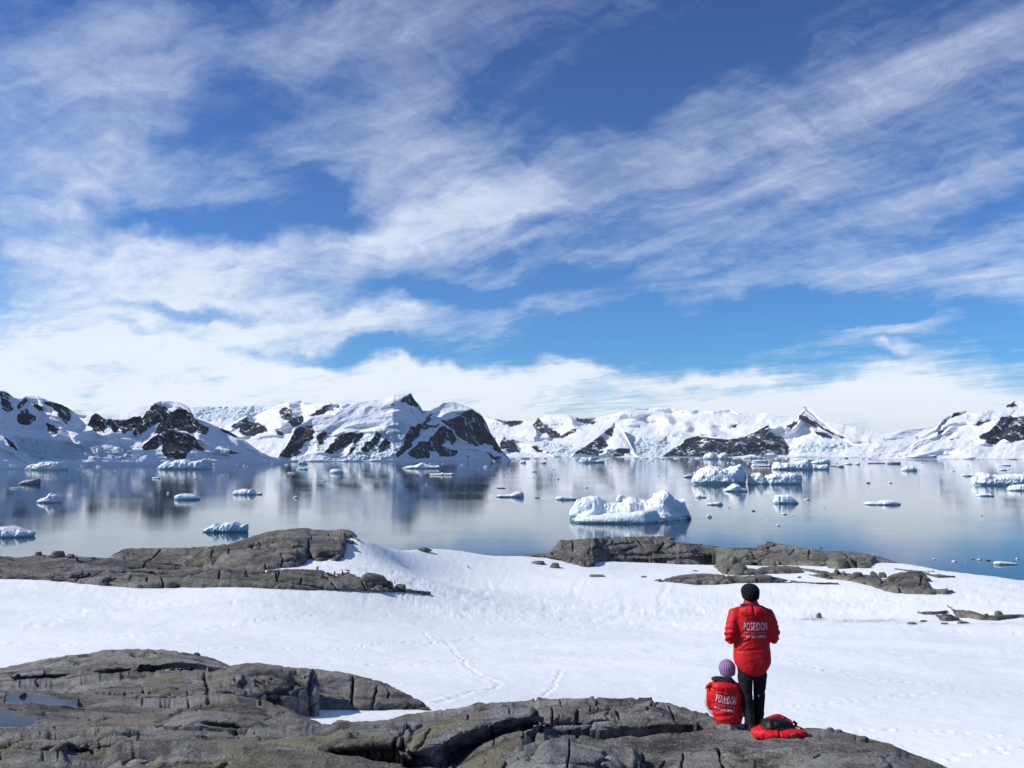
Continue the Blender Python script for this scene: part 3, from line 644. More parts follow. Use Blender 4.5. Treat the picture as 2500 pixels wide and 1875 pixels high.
# undercut ledges seen in the photo: upper lip, lower edge, how steeply the face leans back
UNDER = [(ca([(55, 190), (130, 165), (260, 158), (400, 150), (425, 165)]), ca([(55, 225), (130, 235), (260, 232), (400, 205), (425, 195)]), 2.6),
         (ca([(430, 165), (560, 172), (650, 150), (700, 160)]), ca([(430, 190), (560, 198), (650, 190), (700, 180)]), 2.0),
         (ca([(740, 180), (810, 140), (900, 118), (1000, 120), (1090, 148)]), ca([(740, 190), (810, 188), (900, 165), (1000, 168), (1090, 168)]), 2.4),
         (ca([(740, 258), (900, 235), (1000, 240), (1110, 235), (1300, 285)]), ca([(740, 308), (900, 312), (1000, 318), (1110, 310), (1300, 302)]), .9),
         (ca([(1010, 440), (1100, 420), (1250, 425), (1360, 470)]), ca([(1010, 445), (1100, 478), (1250, 498), (1360, 485)]), 2.6),
         (ca([(325, 560), (400, 528), (470, 530), (560, 560), (640, 565)]), ca([(325, 602), (400, 606), (470, 602), (560, 594), (640, 575)]), 2.2),
         (ca([(1735, 592), (1900, 588), (2090, 572), (2125, 575)]), ca([(1735, 612), (1900, 606), (2090, 598), (2125, 602)]), 1.6),
         (cb([(175, 455), (230, 400), (330, 330), (480, 282), (600, 240), (700, 215), (745, 185)]), cb([(175, 515), (230, 505), (330, 462), (480, 385), (600, 325), (700, 300), (745, 240)]), 1.6),
         (cb([(805, 238), (900, 228), (960, 225), (1150, 222)]), cb([(805, 298), (900, 294), (960, 288), (1150, 272)]), 1.4),
         (cb([(905, 470), (1070, 425), (1180, 395), (1265, 378)]), cb([(905, 512), (1070, 520), (1180, 505), (1265, 500)]), 1.5),
         (cb([(1690, 372), (1760, 430), (1850, 398)]), cb([(1690, 410), (1760, 470), (1850, 432)]), 2.2),
         (cb([(1860, 420), (1920, 400), (1990, 440)]), cb([(1860, 470), (1920, 480), (1990, 490)]), 1.4)]
CRACKS = [(cb(l), w, d) for l, w, d in [([(740, 165), (745, 180), (720, 230), (700, 252)], 3, .16), ([(1010, 150), (1002, 195)], 2.6, .14), ([(1035, 145), (1047, 190)], 2, .08), ([(940, 195), (932, 240), (930, 290)], 2.6, .16), ([(800, 190), (806, 240), (800, 298)], 2, .10), ([(1335, 155), (1305, 198)], 2.4, .12),
          ([(700, 252), (735, 285), (800, 298)], 2.2, .12), ([(575, 165), (578, 215)], 1.4, .05), ([(365, 200), (355, 250)], 1.6, .06), ([(490, 270), (495, 380)], 1.6, .06), ([(895, 320), (892, 420), (885, 460), (880, 520)], 2.0, .09), ([(1280, 370), (1272, 520)], 3.4, .14), ([(1490, 370), (1480, 480)], 2.2, .08),
          ([(1680, 360), (1695, 430), (1712, 510)], 3.2, .14), ([(750, 480), (890, 465), (1100, 482)], 1.8, .08), ([(650, 330), (662, 310), (700, 300)], 2, .10), ([(20, 350), (15, 420), (60, 470), (150, 470)], 3, .12), ([(60, 290), (120, 250), (240, 220)], 3, .12), ([(0, 330), (40, 250)], 2.4, .10),
          ([(160, 300), (130, 340), (100, 420)], 1.8, .07), ([(560, 490), (540, 520)], 2.5, .1), ([(1420, 190), (1450, 240)], 2, .08), ([(1140, 190), (1152, 240), (1140, 270)], 2.4, .1), ([(1400, 420), (1330, 515)], 2, .07), ([(2180, 420), (2212, 400), (2400, 430)], 2, .06)]] + \
         [(ca(l), w, d) for l, w, d in [([(1655, 180), (1640, 270), (1635, 378)], 4.5, .30), ([(1670, 180), (1665, 262)], 2.4, .14), ([(1860, 220), (1855, 372)], 2.4, .16), ([(1690, 290), (1780, 320), (1852, 345)], 2, .12), ([(1690, 290), (1860, 312)], 2, .12), ([(1985, 260), (1970, 330)], 2, .12), ([(2055, 280), (2038, 332)], 1.8, .12),
          ([(1560, 180), (1592, 222)], 1.6, .10), ([(1150, 300), (1240, 300)], 2.4, .14), ([(742, 250), (760, 312)], 2.2, .12), ([(990, 290), (996, 322)], 2, .12), ([(1350, 330), (1430, 290)], 2, .1), ([(650, 610), (740, 522)], 2.2, .10), ([(290, 490), (332, 562)], 2, .08), ([(600, 500), (680, 520), (722, 552)], 2.2, .08),
          ([(420, 312), (700, 300), (900, 316)], 2.2, .12), ([(830, 462), (960, 420)], 2.4, .10), ([(2120, 480), (2078, 582)], 3, .14), ([(1060, 705), (1110, 640), (1200, 580)], 3.6, .16), ([(1000, 540), (1130, 547), (1280, 532)], 1.8, .07), ([(0, 600), (160, 560), (230, 590)], 2, .08), ([(1890, 610), (1910, 640)], 2.2, .08), ([(1080, 190), (1100, 260), (1095, 310)], 4, .16)]]
STAIN = {'lich': [cb([(40, 330), (200, 240), (330, 200), (440, 190), (470, 230), (400, 280), (230, 300), (120, 400), (40, 420)]), cb([(290, 490), (450, 400), (640, 320), (650, 360), (560, 440), (540, 515), (280, 515)]), ca([(740, 250), (760, 200), (900, 180), (980, 200), (960, 250)]), ca([(1440, 330), (1520, 320), (1520, 378), (1420, 372)]),
                  ca([(-200, 520), (150, 520), (130, 580), (-200, 610)]), ca([(1000, 570), (1500, 520), (2100, 490), (2080, 540), (1600, 600), (1200, 640), (1080, 600)]), ca([(500, 640), (900, 600), (1000, 600), (1050, 640), (900, 900), (300, 900)]), ca([(1500, 620), (1850, 620), (1900, 660), (1500, 690)]), ca([(0, 620), (300, 620), (400, 900), (0, 900)])],
         'pale': [cb([(560, 470), (680, 320), (900, 290), (1200, 280), (1100, 370), (880, 460), (600, 600)]), cb([(1300, 600), (1500, 380), (1680, 370), (1700, 600)]), cb([(712, 200), (800, 185), (800, 282), (720, 290)]), cb([(1850, 500), (2250, 440), (2500, 600), (1850, 600)]), cb([(420, 200), (600, 180), (730, 190), (700, 210), (480, 270)]), ca([(980, 430), (1180, 400), (1300, 420), (1100, 420)]), ca([(1100, 640), (1240, 600), (1180, 720), (1060, 720)])],
         'buff': [ca([(360, 430), (600, 380), (860, 360), (900, 400), (830, 470), (500, 480), (330, 470)]), ca([(560, 190), (660, 160), (720, 180), (620, 200)]), ca([(1100, 190), (1220, 160), (1180, 200)])],
         'dark': [cb([(1330, 270), (1450, 250), (1600, 260), (1640, 330), (1500, 352), (1300, 330)]), cb([(820, 390), (882, 380), (880, 440), (820, 430)]), cb([(1850, 400), (1960, 410), (1990, 480), (1880, 520)]), cb([(1290, 400), (1360, 380), (1400, 460), (1290, 520)]), ca([(1000, 330), (1300, 320), (1450, 400), (1200, 390)]), ca([(0, 660), (200, 640), (250, 700), (0, 720)]), cb([(480, 380), (700, 250), (700, 300), (480, 420), (220, 500), (200, 440)])]}
def zc_(l, ox): return [(ox+x/3.16, 1200+y/3.16) for x, y in l]
CRACKS_F = [(zc_(l, ox), 1.5, .75) for ox, ls in ((0, [[(1240, 435), (1180, 500), (1110, 550)], [(1770, 405), (1765, 465)], [(1960, 380), (1945, 430)], [(2000, 360), (2010, 410)], [(1630, 490), (1650, 430)], [(0, 620), (300, 650), (600, 660)], [(590, 690), (700, 600)], [(1000, 560), (1400, 562)], [(1400, 640), (1480, 622), (1600, 650)],
   [(1700, 600), (1690, 650)], [(1900, 600), (1920, 640)], [(2130, 620), (2140, 690)], [(800, 700), (900, 660), (1100, 682)], [(1250, 660), (1260, 720)], [(1480, 640), (1700, 662), (2200, 692)], [(0, 545), (300, 560), (640, 545)], [(960, 450), (1180, 470)], [(880, 690), (980, 700)], [(1020, 600), (1300, 600)], [(1140, 640), (1130, 690)]]),
  (600, [[(180, 340), (400, 350), (700, 372)], [(510, 320), (510, 380)], [(0, 430), (150, 350)], [(45, 400), (70, 370)], [(0, 620), (260, 600), (640, 660)], [(260, 600), (240, 680)], [(430, 670), (420, 712)], [(600, 620), (720, 770)], [(650, 680), (700, 760)], [(290, 500), (280, 580)], [(380, 490), (300, 522)], [(730, 600), (850, 620), (930, 760)], [(150, 540), (160, 610)], [(0, 640), (250, 700), (600, 742)], [(640, 300), (720, 380)], [(480, 380), (480, 480)]]),
  (1200, [[(630, 380), (625, 450)], [(470, 470), (560, 400)], [(750, 450), (760, 500)], [(940, 380), (900, 440)], [(1130, 380), (1200, 450)], [(1250, 390), (1260, 470)], [(1330, 400), (1280, 470)], [(1420, 400), (1350, 450)], [(400, 480), (800, 492), (1240, 480)], [(1400, 480), (1700, 490)], [(640, 520), (600, 572)], [(560, 500), (480, 562)], [(700, 430), (1100, 400)],
   [(1650, 470), (1660, 500)], [(1840, 600), (1800, 640)], [(1300, 680), (1650, 660), (1850, 700)], [(1500, 650), (1640, 640)], [(1130, 430), (1000, 462)], [(800, 360), (820, 400), (780, 440)], [(1040, 360), (1060, 400)]]),
  (1800, [[(240, 397), (235, 440)], [(440, 430), (400, 480)], [(700, 500), (680, 560)], [(880, 500), (905, 590)], [(560, 440), (540, 520)], [(0, 500), (200, 470), (400, 500)], [(450, 480), (660, 542)], [(840, 460), (850, 500)], [(1240, 730), (1260, 780)], [(1300, 740), (1600, 762)], [(1150, 680), (1300, 650), (1420, 662)], [(1420, 640), (1600, 732)], [(95, 680), (100, 700)], [(150, 660), (165, 700)], [(280, 690), (400, 680)], [(330, 540), (350, 572)], [(100, 440), (160, 520)]])) for l in ls]
UNDER_F = [(zc_([(540, 640), (640, 600), (900, 590), (1200, 600)], 0), zc_([(540, 682), (640, 690), (900, 642), (1200, 622)], 0), 2.0), (zc_([(730, 345), (870, 330)], 600), zc_([(730, 385), (870, 400)], 600), 2.0), (zc_([(540, 495), (640, 470), (770, 480)], 600), zc_([(540, 530), (640, 535), (770, 515)], 600), 2.0),
   (zc_([(0, 590), (300, 620), (560, 640)], 0), zc_([(0, 625), (300, 655), (560, 665)], 0), 1.5), (zc_([(950, 470), (1180, 480)], 0), zc_([(950, 540), (1180, 548)], 0), 1.0), (zc_([(1250, 410), (1340, 400), (1420, 440)], 1200), zc_([(1250, 470), (1340, 468), (1420, 460)], 1200), 1.6), (zc_([(950, 440), (1100, 430)], 1200), zc_([(950, 462), (1100, 462)], 1200), 1.6),
   (zc_([(400, 455), (700, 450)], 1200), zc_([(400, 482), (700, 478)], 1200), 1.5), (zc_([(1440, 470), (1660, 475)], 1200), zc_([(1440, 497), (1660, 500)], 1200), 1.8), (zc_([(400, 690), (620, 690)], 1800), zc_([(400, 712), (620, 710)], 1800), 1.6), (zc_([(1240, 700), (1500, 700), (1640, 750)], 1800), zc_([(1240, 730), (1500, 745), (1640, 765)], 1800), 1.6)]
def polydist(px, py, pl):
    d = np.full(px.shape, 1e9)
    for (ax, ay), (bx, by) in zip(pl[:-1], pl[1:]):
        vx, vy = bx-ax, by-ay; L = vx*vx+vy*vy+1e-9
        t_ = np.clip(((px-ax)*vx+(py-ay)*vy)/L, 0, 1); d = np.minimum(d, np.hypot(px-ax-t_*vx, (py-ay-t_*vy)))
    return d
def dfun(d, U):
    return interp(np.array(d, float), U) if isinstance(d, (list, np.ndarray)) else np.full(len(U), float(d))
def lobe(crest, base, dc, db, p=2.2, du=2.0, dv=1.4, amp=.12, k=1.0, seed=0, back=.6, jit=.8, cell=1.5, crackw=.05, crackd=.10, fac=.75, foot=.7, edge_in=14, rust=()):
    """one whaleback: crest and base line as seen in the photo, their distances; returns grid, attributes"""
    crest, base = np.array(crest, float), np.array(base, float)
    U = np.arange(max(crest[0, 0], base[0, 0]), min(crest[-1, 0], base[-1, 0])+du*.5, du); nu = len(U)
    q = np.stack([U/18, 0*U+seed, 0*U+2], 1)
    cy = interp(crest, U) + jit*fbm(q, 4, seed+1)*.9
    by = interp(base, U) + jit*fbm(q*1.7, 4, seed+2)*1.5
    cy = np.minimum(cy, by-.3)
    if isinstance(db, str):
        c = by - .0; DB = np.empty(nu); last = None
        for i in range(0, nu, 4):
            qd = sheet_point(U[i], c[i]); last = qd[1] if qd is not None else (last or 100.0)
            DB[i:i+4] = last
        DB = blur1(DB, 2.0, 0); DC = np.maximum(dfun(dc, U), DB+3.0*(by-cy)/F*DB)
    else: DC, DB = dfun(dc, U), dfun(db, U)
    nr = int(np.clip((by-cy).max()/dv, 8, 400)); S = np.linspace(0, 1, nr)[:, None]
    # steps: even on screen; distance falls quickly just below the crest
    PY = cy+(by-cy)*S
    hw = np.clip((by-cy)/12.0, 0, 1)
    D = DB + (DC-DB)*(1-S)**p
    near = k < 2
    if True:
        PXg = np.broadcast_to(U, PY.shape)
        jx = 4*fbm(np.stack([PXg.ravel()/16, PY.ravel()/11, 0*PXg.ravel()+7], 1), 4, 88).reshape(PY.shape); jy = (3 if near else 1.2)*fbm(np.stack([PXg.ravel()/16, PY.ravel()/11, 0*PXg.ravel()+17], 1), 4, 89).reshape(PY.shape)
        for tp, bt, kk in (UNDER if near else UNDER_F):
            tp = np.array(tp); bt = np.array(bt); t0 = interp(tp, U)[None]+jy*.6; b0 = interp(bt, U)[None]+jy*.6
            ed = np.clip(np.minimum(U-tp[0, 0], tp[-1, 0]-U)/7, 0, 1)[None]
            dn = np.clip(PY-t0, 0, np.maximum(b0-t0, 0)); rec = 1-ss(0, 5 if near else 2.5, PY-b0)
            D = D + kk*dn/F*D*ed*rec
    G = W(np.broadcast_to(U, PY.shape), PY, D)
    if isinstance(db, str) and k >= 3: G[..., 2] += .30
    # back slope
    bk = []
    for i in range(8, 0, -1):
        s = i/8
        B = G[0].copy(); dd = back*(s**.8)*np.maximum(DC-DB, .35*k)*1.4
        y2 = B[:, 1]+dd; B[:, 0] *= y2/B[:, 1]; B[:, 1] = y2
        hh = (by-cy)/F*DC
        B[:, 2] -= (s**1.7)*(hh*1.0+.5*k)
        bk.append(B[None])
    ft = G[-1:].copy(); ft[..., 2] -= foot*k; ft[..., 1] += .05*k
    nb = 8
    G = np.concatenate(bk+[G, ft], 0)
    shp = G.shape[:2]; p3 = G.reshape(-1, 3)
    # ends taper into the ground
    ends = np.clip(np.minimum(np.arange(nu), np.arange(nu)[::-1])*du/edge_in, 0, 1)
    hgt = np.clip((by-cy)/14, 0.12, 1)
    w = (ends*hgt)[None, :]*np.ones(shp)
    wp = p3/k + .35*np.stack([fbm(p3/k*.8, 3, seed+11), fbm(p3/k*.8, 3, seed+12), fbm(p3/k*.8, 3, seed+13)], 1)
    th = R(14); rot = np.array([[math.cos(th), 0, math.sin(th)], [0, 1, 0], [-math.sin(th), 0, math.cos(th)]])
    sc = (wp @ rot.T)*np.array([.42, .62, 1.5])/cell
    f1, f2, cid = worley(sc, seed+30)
    e1 = f2-f1
    f1b, f2b, cidb = worley(sc*2.7+5, seed+36)
    e2 = f2b-f1b
    crack = np.maximum(1-ss(0, crackw*2.2, e1), .55*(1-ss(0, crackw*2.2, e2)))
    mask = ss(-.1, .3, fbm(p3/k*.45, 3, seed+50))
    crack *= .25+.75*mask
    n = grid_normals(G).reshape(-1, 3)
    flip = (n @ np.array([0, -1.0, 1.0])).mean() < 0
    if flip: n = -n
    disp = amp*(1.2*fbm(p3/k*np.array([.35,.5,.9]), 5, seed+60, .5) + .38*ridged(p3/k*np.array([1.3,1.7,3.0]), 4, seed+64, .55) + .30*fac*ridged(sc*.7, 3, seed+70, .5) + fac*.42*(cid-.5) + fac*.18*(cidb-.5)) - crackd*crack
    disp = disp*k*w.reshape(-1)
    st = {q_: np.zeros(len(p3)) for q_ in STAIN}
    if True:
        gx, gy = proj(p3); wx_ = 3.5*fbm(np.stack([gx/15, gy/10, 0*gx+3], 1), 4, 91); wy_ = 2.5*fbm(np.stack([gx/15, gy/10, 0*gx+9], 1), 4, 92)
        front = np.repeat(np.arange(shp[0]) >= nb-1, nu)
        for pl, wd, dp in (CRACKS if near else CRACKS_F):
            c_ = np.exp(-(polydist(gx+wx_*(.6 if near else .35), gy+wy_*(.6 if near else .35), pl)/wd)**2)*front
            disp = disp - dp*c_*((D.mean()/12)**.5 if near else 1); crack = np.maximum(crack, c_*.9)
        wx_ = 12*fbm(np.stack([gx/30, gy/16, 0*gx+3], 1), 5, 93, .6); wy_ = 7*fbm(np.stack([gx/30, gy/16, 0*gx+9], 1), 5, 94, .6)
        for q_, pls in (STAIN if near else {}).items():
            for pl in pls: st[q_] = np.maximum(st[q_], inpoly(np.array(pl), gx+wx_, gy+wy_)*front)
    p3 = p3 + n*disp[:, None]
    Gd = p3.reshape(shp+(3,))
    pxs, pys = proj(Gd)
    dl = pys[nb-2:-1].min(0)-cy; dl = blur1(np.clip(dl, -60, 60), 5, 0)
    wz = np.ones(shp[0]); wz[nb:-1] = np.clip(1-S[:, 0]/.85, 0, 1)**.7; wz[-1] = 0
    Gd[..., 2] += wz[:, None]*dl[None]*Gd[..., 1]/F
    p3 = Gd.reshape(-1, 3)
    st = {q_: blur1(blur1(v.reshape(shp), 2.2, 0), 3.0, 1).ravel() for q_, v in st.items()} if near else st
    return p3.reshape(shp+(3,)), (crack*w.reshape(-1), st), nb
BASIN = {}
def lobe_mesh(name, specs, material, parent=None, label=None, cat='rock', kind=None, group=None, basins=()):
    Vs, Qs, C, RU = [], [], [], []; o = 0; ST = {q_: [] for q_ in STAIN}
    for s in specs:
        s = dict(s); rust = s.pop('rust', ()); bas = s.pop('basins', ())
        G, cr, nb = lobe(**s)
        V = G.reshape(-1, 3)
        for bn, poly, dn, df in bas:
            px, py = proj(V); w_ = 6*fbm(np.stack([px/14, py/9, 0*px], 1), 3, 77); w2_ = 2.0*fbm(np.stack([px/14, py/9, 0*px+5], 1), 3, 78)
            m = inpoly(np.array(poly, float), px+w_, py+w2_) & (np.arange(len(V))//G.shape[1] >= nb)
            if not m.any(): continue
            zp = float(np.percentile(V[m, 2], 40)); BASIN[bn] = (zp-.02, V[m].copy(), poly)
            V[m, 2] = np.minimum(V[m, 2], zp-.07)
        Vs.append(V); Qs.append(grid_faces(G.shape[0], G.shape[1], flip=True)+o); o += G.shape[0]*G.shape[1]; C.append(cr[0]); [ST[q_].append(cr[1][q_]) for q_ in STAIN]
        r = np.zeros(G.shape[:2])
        for (px, py, d, rad) in rust:
            c = W(px, py, d); r = np.maximum(r, np.exp(-((G[..., 0]-c[0])**2+((G[..., 2]-c[2]))**2*2)/rad**2))
        RU.append(r.ravel())
    V = np.concatenate(Vs)
    me = mesh_np(name, V, np.concatenate(Qs), {'crack': np.concatenate(C), 'rust': np.concatenate(RU), **{q_: np.concatenate(v) for q_, v in ST.items()}})
    ob = link(name, me, material, parent)
    tag(ob, label, cat, group, kind)
    return ob

# ---- left headland
FK = dict(k=5.0, amp=.10, cell=1.3, crackd=.10, crackw=.07, du=1.8, dv=1.2)
L1 = dict(crest=[(262, 1372), (266, 1364), (278, 1352), (300, 1340), (340, 1338), (380, 1338), (443, 1337), (506, 1334), (560, 1328), (601, 1314), (652, 1298), (700, 1292), (720, 1290), (746, 1289), (796, 1295), (815, 1294), (834, 1292), (853, 1293), (865, 1300), (871, 1308), (873, 1314)],
          base=[(262, 1375), (400, 1380), (520, 1392), (663, 1394), (726, 1386), (740, 1377), (752, 1362), (771, 1368), (818, 1369), (838, 1359), (832, 1342), (834, 1325), (850, 1325), (862, 1329), (873, 1316)], dc=[(262, 122), (600, 140), (873, 142)], db='snow', p=1.5, seed=101, **FK)
L1b = dict(crest=[(440, 1372), (520, 1362), (560, 1346), (600, 1340), (640, 1336), (700, 1320), (760, 1322), (815, 1330), (832, 1345)], base=[(440, 1380), (560, 1392), (640, 1396), (720, 1388), (750, 1362), (800, 1362), (832, 1352)], dc=[(440, 114), (832, 125)], db='snow', p=2, seed=108, **FK)
L2a = dict(crest=[(-80, 1362), (-20, 1357), (16, 1358), (38, 1361), (79, 1357), (95, 1354), (142, 1355), (177, 1358), (266, 1362), (330, 1372), (400, 1379), (520, 1387), (600, 1394), (640, 1400)], base=[(-80, 1411), (0, 1413), (150, 1421), (255, 1432), (300, 1415), (430, 1411), (520, 1404), (640, 1405)], dc=[(-80, 118), (640, 112)], db='snow', p=1.6, seed=102, **FK)
L2c = dict(crest=[(-80, 1398), (0, 1396), (90, 1404), (150, 1409), (190, 1420)], base=[(-80, 1412), (0, 1414), (150, 1422), (190, 1425)], dc=101, db='snow', p=2, seed=103, **FK)
L2 = dict(crest=[(195, 1423), (235, 1410), (270, 1403), (330, 1402), (400, 1404), (443, 1402), (475, 1393), (538, 1387), (601, 1390), (663, 1391), (700, 1389), (740, 1389), (785, 1392), (800, 1399), (830, 1400), (850, 1396), (865, 1403), (885, 1412), (895, 1430), (902, 1441)],
          base=[(195, 1425), (270, 1432), (330, 1436), (430, 1433), (600, 1437), (720, 1442), (820, 1444), (902, 1443)], dc=[(195, 101), (500, 106), (902, 100)], db='snow', p=1.5, seed=104, **FK)
L5 = dict(crest=[(890, 1441), (940, 1437), (1000, 1438), (1030, 1444), (1052, 1449)], base=[(890, 1444), (960, 1445), (1020, 1448), (1052, 1450)], dc=104, db='snow', p=2, seed=105, **FK)
L6 = dict(crest=[(770, 1362), (795, 1352), (820, 1348), (836, 1352), (841, 1358)], base=[(770, 1370), (800, 1370), (820, 1369), (841, 1361)], dc=121, db='snow', p=2, seed=106, **FK)
lobe_mesh('rock_headland', [L1, L1b, L2a, L2c, L2, L5, L6], M_ROCK_FAR, label='dark banded bedrock headland with penguins, on the left above the water', cat='rock', kind='structure')
# ---- right headland
R1 = dict(crest=[(1279, 1354), (1333, 1350), (1352, 1345), (1360, 1334), (1372, 1320), (1421, 1315), (1475, 1311), (1548, 1310), (1592, 1309), (1637, 1309), (1649, 1322), (1694, 1327), (1754, 1333), (1763, 1337), (1801, 1337), (1847, 1337), (1860, 1331), (1876, 1326), (1904, 1327), (1939, 1334), (1977, 1338), (2021, 1346), (2069, 1345), (2116, 1352), (2148, 1360), (2188, 1373)],
          base=[(1279, 1357), (1330, 1362), (1372, 1371), (1400, 1378), (1422, 1386), (1443, 1387), (1446, 1373), (1485, 1367), (1580, 1366), (1675, 1365), (1738, 1358), (1800, 1377), (1863, 1377), (1960, 1379), (2021, 1383), (2085, 1387), (2124, 1387), (2130, 1372), (2188, 1375)], dc=[(1279, 192), (1600, 192), (2188, 178)], db='snow', p=1.3, seed=111, **dict(FK, amp=.15, cell=1.0, crackd=.13, fac=1.2))
R1b = dict(crest=[(1420, 1352), (1450, 1344), (1500, 1346), (1560, 1352), (1600, 1350), (1680, 1352), (1740, 1355)], base=[(1420, 1380), (1445, 1388), (1455, 1372), (1500, 1367), (1600, 1367), (1680, 1364), (1740, 1359)], dc=176, db='snow', p=1.8, seed=117, **dict(FK, amp=.14))
R1c = dict(crest=[(2014, 1376), (2018, 1362), (2026, 1359), (2050, 1358), (2078, 1360), (2086, 1372), (2088, 1385)], base=[(2014, 1380), (2040, 1386), (2088, 1388)], dc=168, db='snow', p=3, seed=118, **dict(FK, amp=.04, crackd=.03))
R2 = dict(crest=[(1742, 1383), (1750, 1372), (1757, 1355), (1775, 1356), (1801, 1364), (1822, 1386), (1846, 1390), (1862, 1384), (1900, 1381), (1950, 1383), (1956, 1390)], base=[(1742, 1384), (1765, 1402), (1800, 1405), (1850, 1402), (1900, 1400), (1956, 1400)], dc=160, db='snow', p=1.5, seed=112, **dict(FK, amp=.12))
R2b = dict(crest=[(1895, 1384), (1960, 1386), (2010, 1394), (2034, 1398), (2045, 1404)], base=[(1895, 1387), (1960, 1392), (2010, 1404), (2045, 1406)], dc=160, db='snow', p=2, seed=119, **FK)
R3 = dict(crest=[(1597, 1418), (1606, 1414), (1614, 1418), (1643, 1407), (1675, 1402), (1713, 1399), (1770, 1404), (1817, 1407), (1857, 1402), (1882, 1404), (1904, 1412), (1927, 1415), (1990, 1420), (2047, 1425)], base=[(1597, 1421), (1640, 1424), (1680, 1427), (1800, 1427), (1900, 1426), (2047, 1427)], dc=152, db='snow', p=1.9, seed=113, **dict(FK, amp=.08))
R4 = dict(crest=[(2110, 1420), (2130, 1412), (2155, 1415), (2164, 1410), (2180, 1402), (2211, 1395), (2243, 1393), (2259, 1402), (2284, 1418), (2312, 1432), (2300, 1437), (2326, 1444)], base=[(2110, 1423), (2130, 1436), (2170, 1447), (2250, 1452), (2300, 1450), (2326, 1445)], dc=148, db='snow', p=1.4, seed=114, **dict(FK, amp=.16, crackd=.14))
R4b = dict(crest=[(1975, 1404), (2010, 1399), (2045, 1396), (2080, 1401), (2110, 1403), (2150, 1408)], base=[(1975, 1406), (2010, 1413), (2045, 1416), (2080, 1421), (2120, 1430), (2150, 1434)], dc=150, db='snow', p=1.7, seed=131, **dict(FK, amp=.14))
R5 = dict(crest=[(2184, 1389), (2200, 1391), (2250, 1390), (2280, 1392), (2305, 1400), (2331, 1409)], base=[(2184, 1391), (2250, 1402), (2285, 1411), (2331, 1410)], dc=160, db='snow', p=2, seed=115, **FK)
R7 = dict(crest=[(1628, 1370), (1650, 1366), (1680, 1365), (1700, 1370), (1709, 1377)], base=[(1628, 1371), (1640, 1379), (1700, 1378), (1709, 1378)], dc=166, db='snow', p=2, seed=116, **FK)
lobe_mesh('rock_headland', [R1, R1b, R1c, R2, R2b, R3, R4b, R4, R5, R7], M_ROCK_FAR, label='broken grey rock ridge between the snow and the near iceberg, right of the middle', cat='rock', kind='structure')
# low rocks poking out of the snow on the right
S1 = dict(crest=[(2313, 1479), (2325, 1484), (2345, 1486), (2370, 1488), (2395, 1496), (2410, 1501), (2440, 1500), (2470, 1499), (2510, 1498), (2560, 1497)], base=[(2313, 1481), (2335, 1505), (2370, 1508), (2395, 1513), (2430, 1514), (2470, 1508), (2510, 1506), (2560, 1506)], dc=118, db='snow', p=1.4, seed=121, **dict(FK, k=3.0))
S2 = dict(crest=[(2240, 1495), (2265, 1492), (2290, 1492), (2313, 1493)], base=[(2240, 1497), (2250, 1501), (2290, 1500), (2313, 1495)], dc=112, db='snow', p=2, seed=122, **dict(FK, k=3.0))
S3 = dict(crest=[(2284, 1502), (2290, 1500), (2305, 1499), (2325, 1500), (2342, 1510)], base=[(2284, 1504), (2300, 1516), (2320, 1515), (2342, 1513)], dc=108, db='snow', p=2, seed=123, **dict(FK, k=3.0))
lobe_mesh('rock_outcrop', [S1, S2, S3], M_ROCK_FAR, label='low dark outcrop breaking through the snow at the right edge', cat='rock', kind='structure')

# ---- foreground bedrock the people are on
NK = dict(k=1.0, du=1.7, dv=1.25)
A = dict(crest=[(-120, 1640), (-40, 1636), (0, 1630), (60, 1618), (120, 1606), (180, 1600), (230, 1592), (255, 1586), (330, 1584), (400, 1586), (450, 1592), (500, 1602), (530, 1610), (562, 1625), (600, 1619), (635, 1617), (700, 1628), (770, 1632), (850, 1643), (930, 1664), (990, 1693), (1020, 1708), (1049, 1729)],
         base=[(-120, 1720), (300, 1720), (560, 1722), (700, 1726), (850, 1728), (1020, 1728), (1049, 1730)], dc=[(-120, 30), (250, 33), (600, 33), (1049, 30)], db='snow', p=1.25, seed=201, **dict(NK, amp=.14, cell=2.6, crackd=.16, k=1.6, crackw=.035))
A1 = dict(crest=[(-120, 1652), (-40, 1650), (0, 1643), (90, 1630), (200, 1625), (270, 1612), (330, 1612), (420, 1600), (480, 1602), (540, 1618), (562, 1628), (580, 1632)], base=[(-120, 1672), (0, 1664), (60, 1660), (180, 1655), (260, 1640), (340, 1640), (420, 1632), (500, 1628), (580, 1634)], dc=[(-120, 29), (580, 31)], db=[(-120, 27), (580, 29)], p=3.2, seed=202, **dict(NK, amp=.12, cell=2.2, crackd=.14))
A2 = dict(crest=[(-120, 1670), (0, 1662), (130, 1662), (220, 1645), (300, 1640), (380, 1638), (440, 1636), (520, 1640), (560, 1626), (620, 1621), (700, 1632), (760, 1640), (780, 1660)], base=[(-120, 1716), (0, 1712), (200, 1716), (330, 1704), (450, 1700), (600, 1700), (680, 1706), (780, 1728)], dc=[(-120, 25.5), (780, 28)], db=[(-120, 20.2), (500, 21.8), (780, 26.4)], p=1.5, seed=203, **dict(NK, amp=.15, cell=1.6, crackd=.13))
B = dict(crest=[(-120, 1688), (0, 1684), (60, 1684), (170, 1692), (260, 1698), (350, 1698), (450, 1697), (560, 1694), (640, 1708), (700, 1728), (745, 1750), (797, 1773)],
         base=[(-120, 1800), (200, 1800), (450, 1790), (650, 1784), (797, 1776)], dc=[(-120, 19), (400, 20.5), (797, 19.5)], db=[(-120, 14.6), (400, 15.5), (797, 18)], p=1.15, seed=204, **dict(NK, amp=.10, cell=2.4, crackd=.10, crackw=.03))
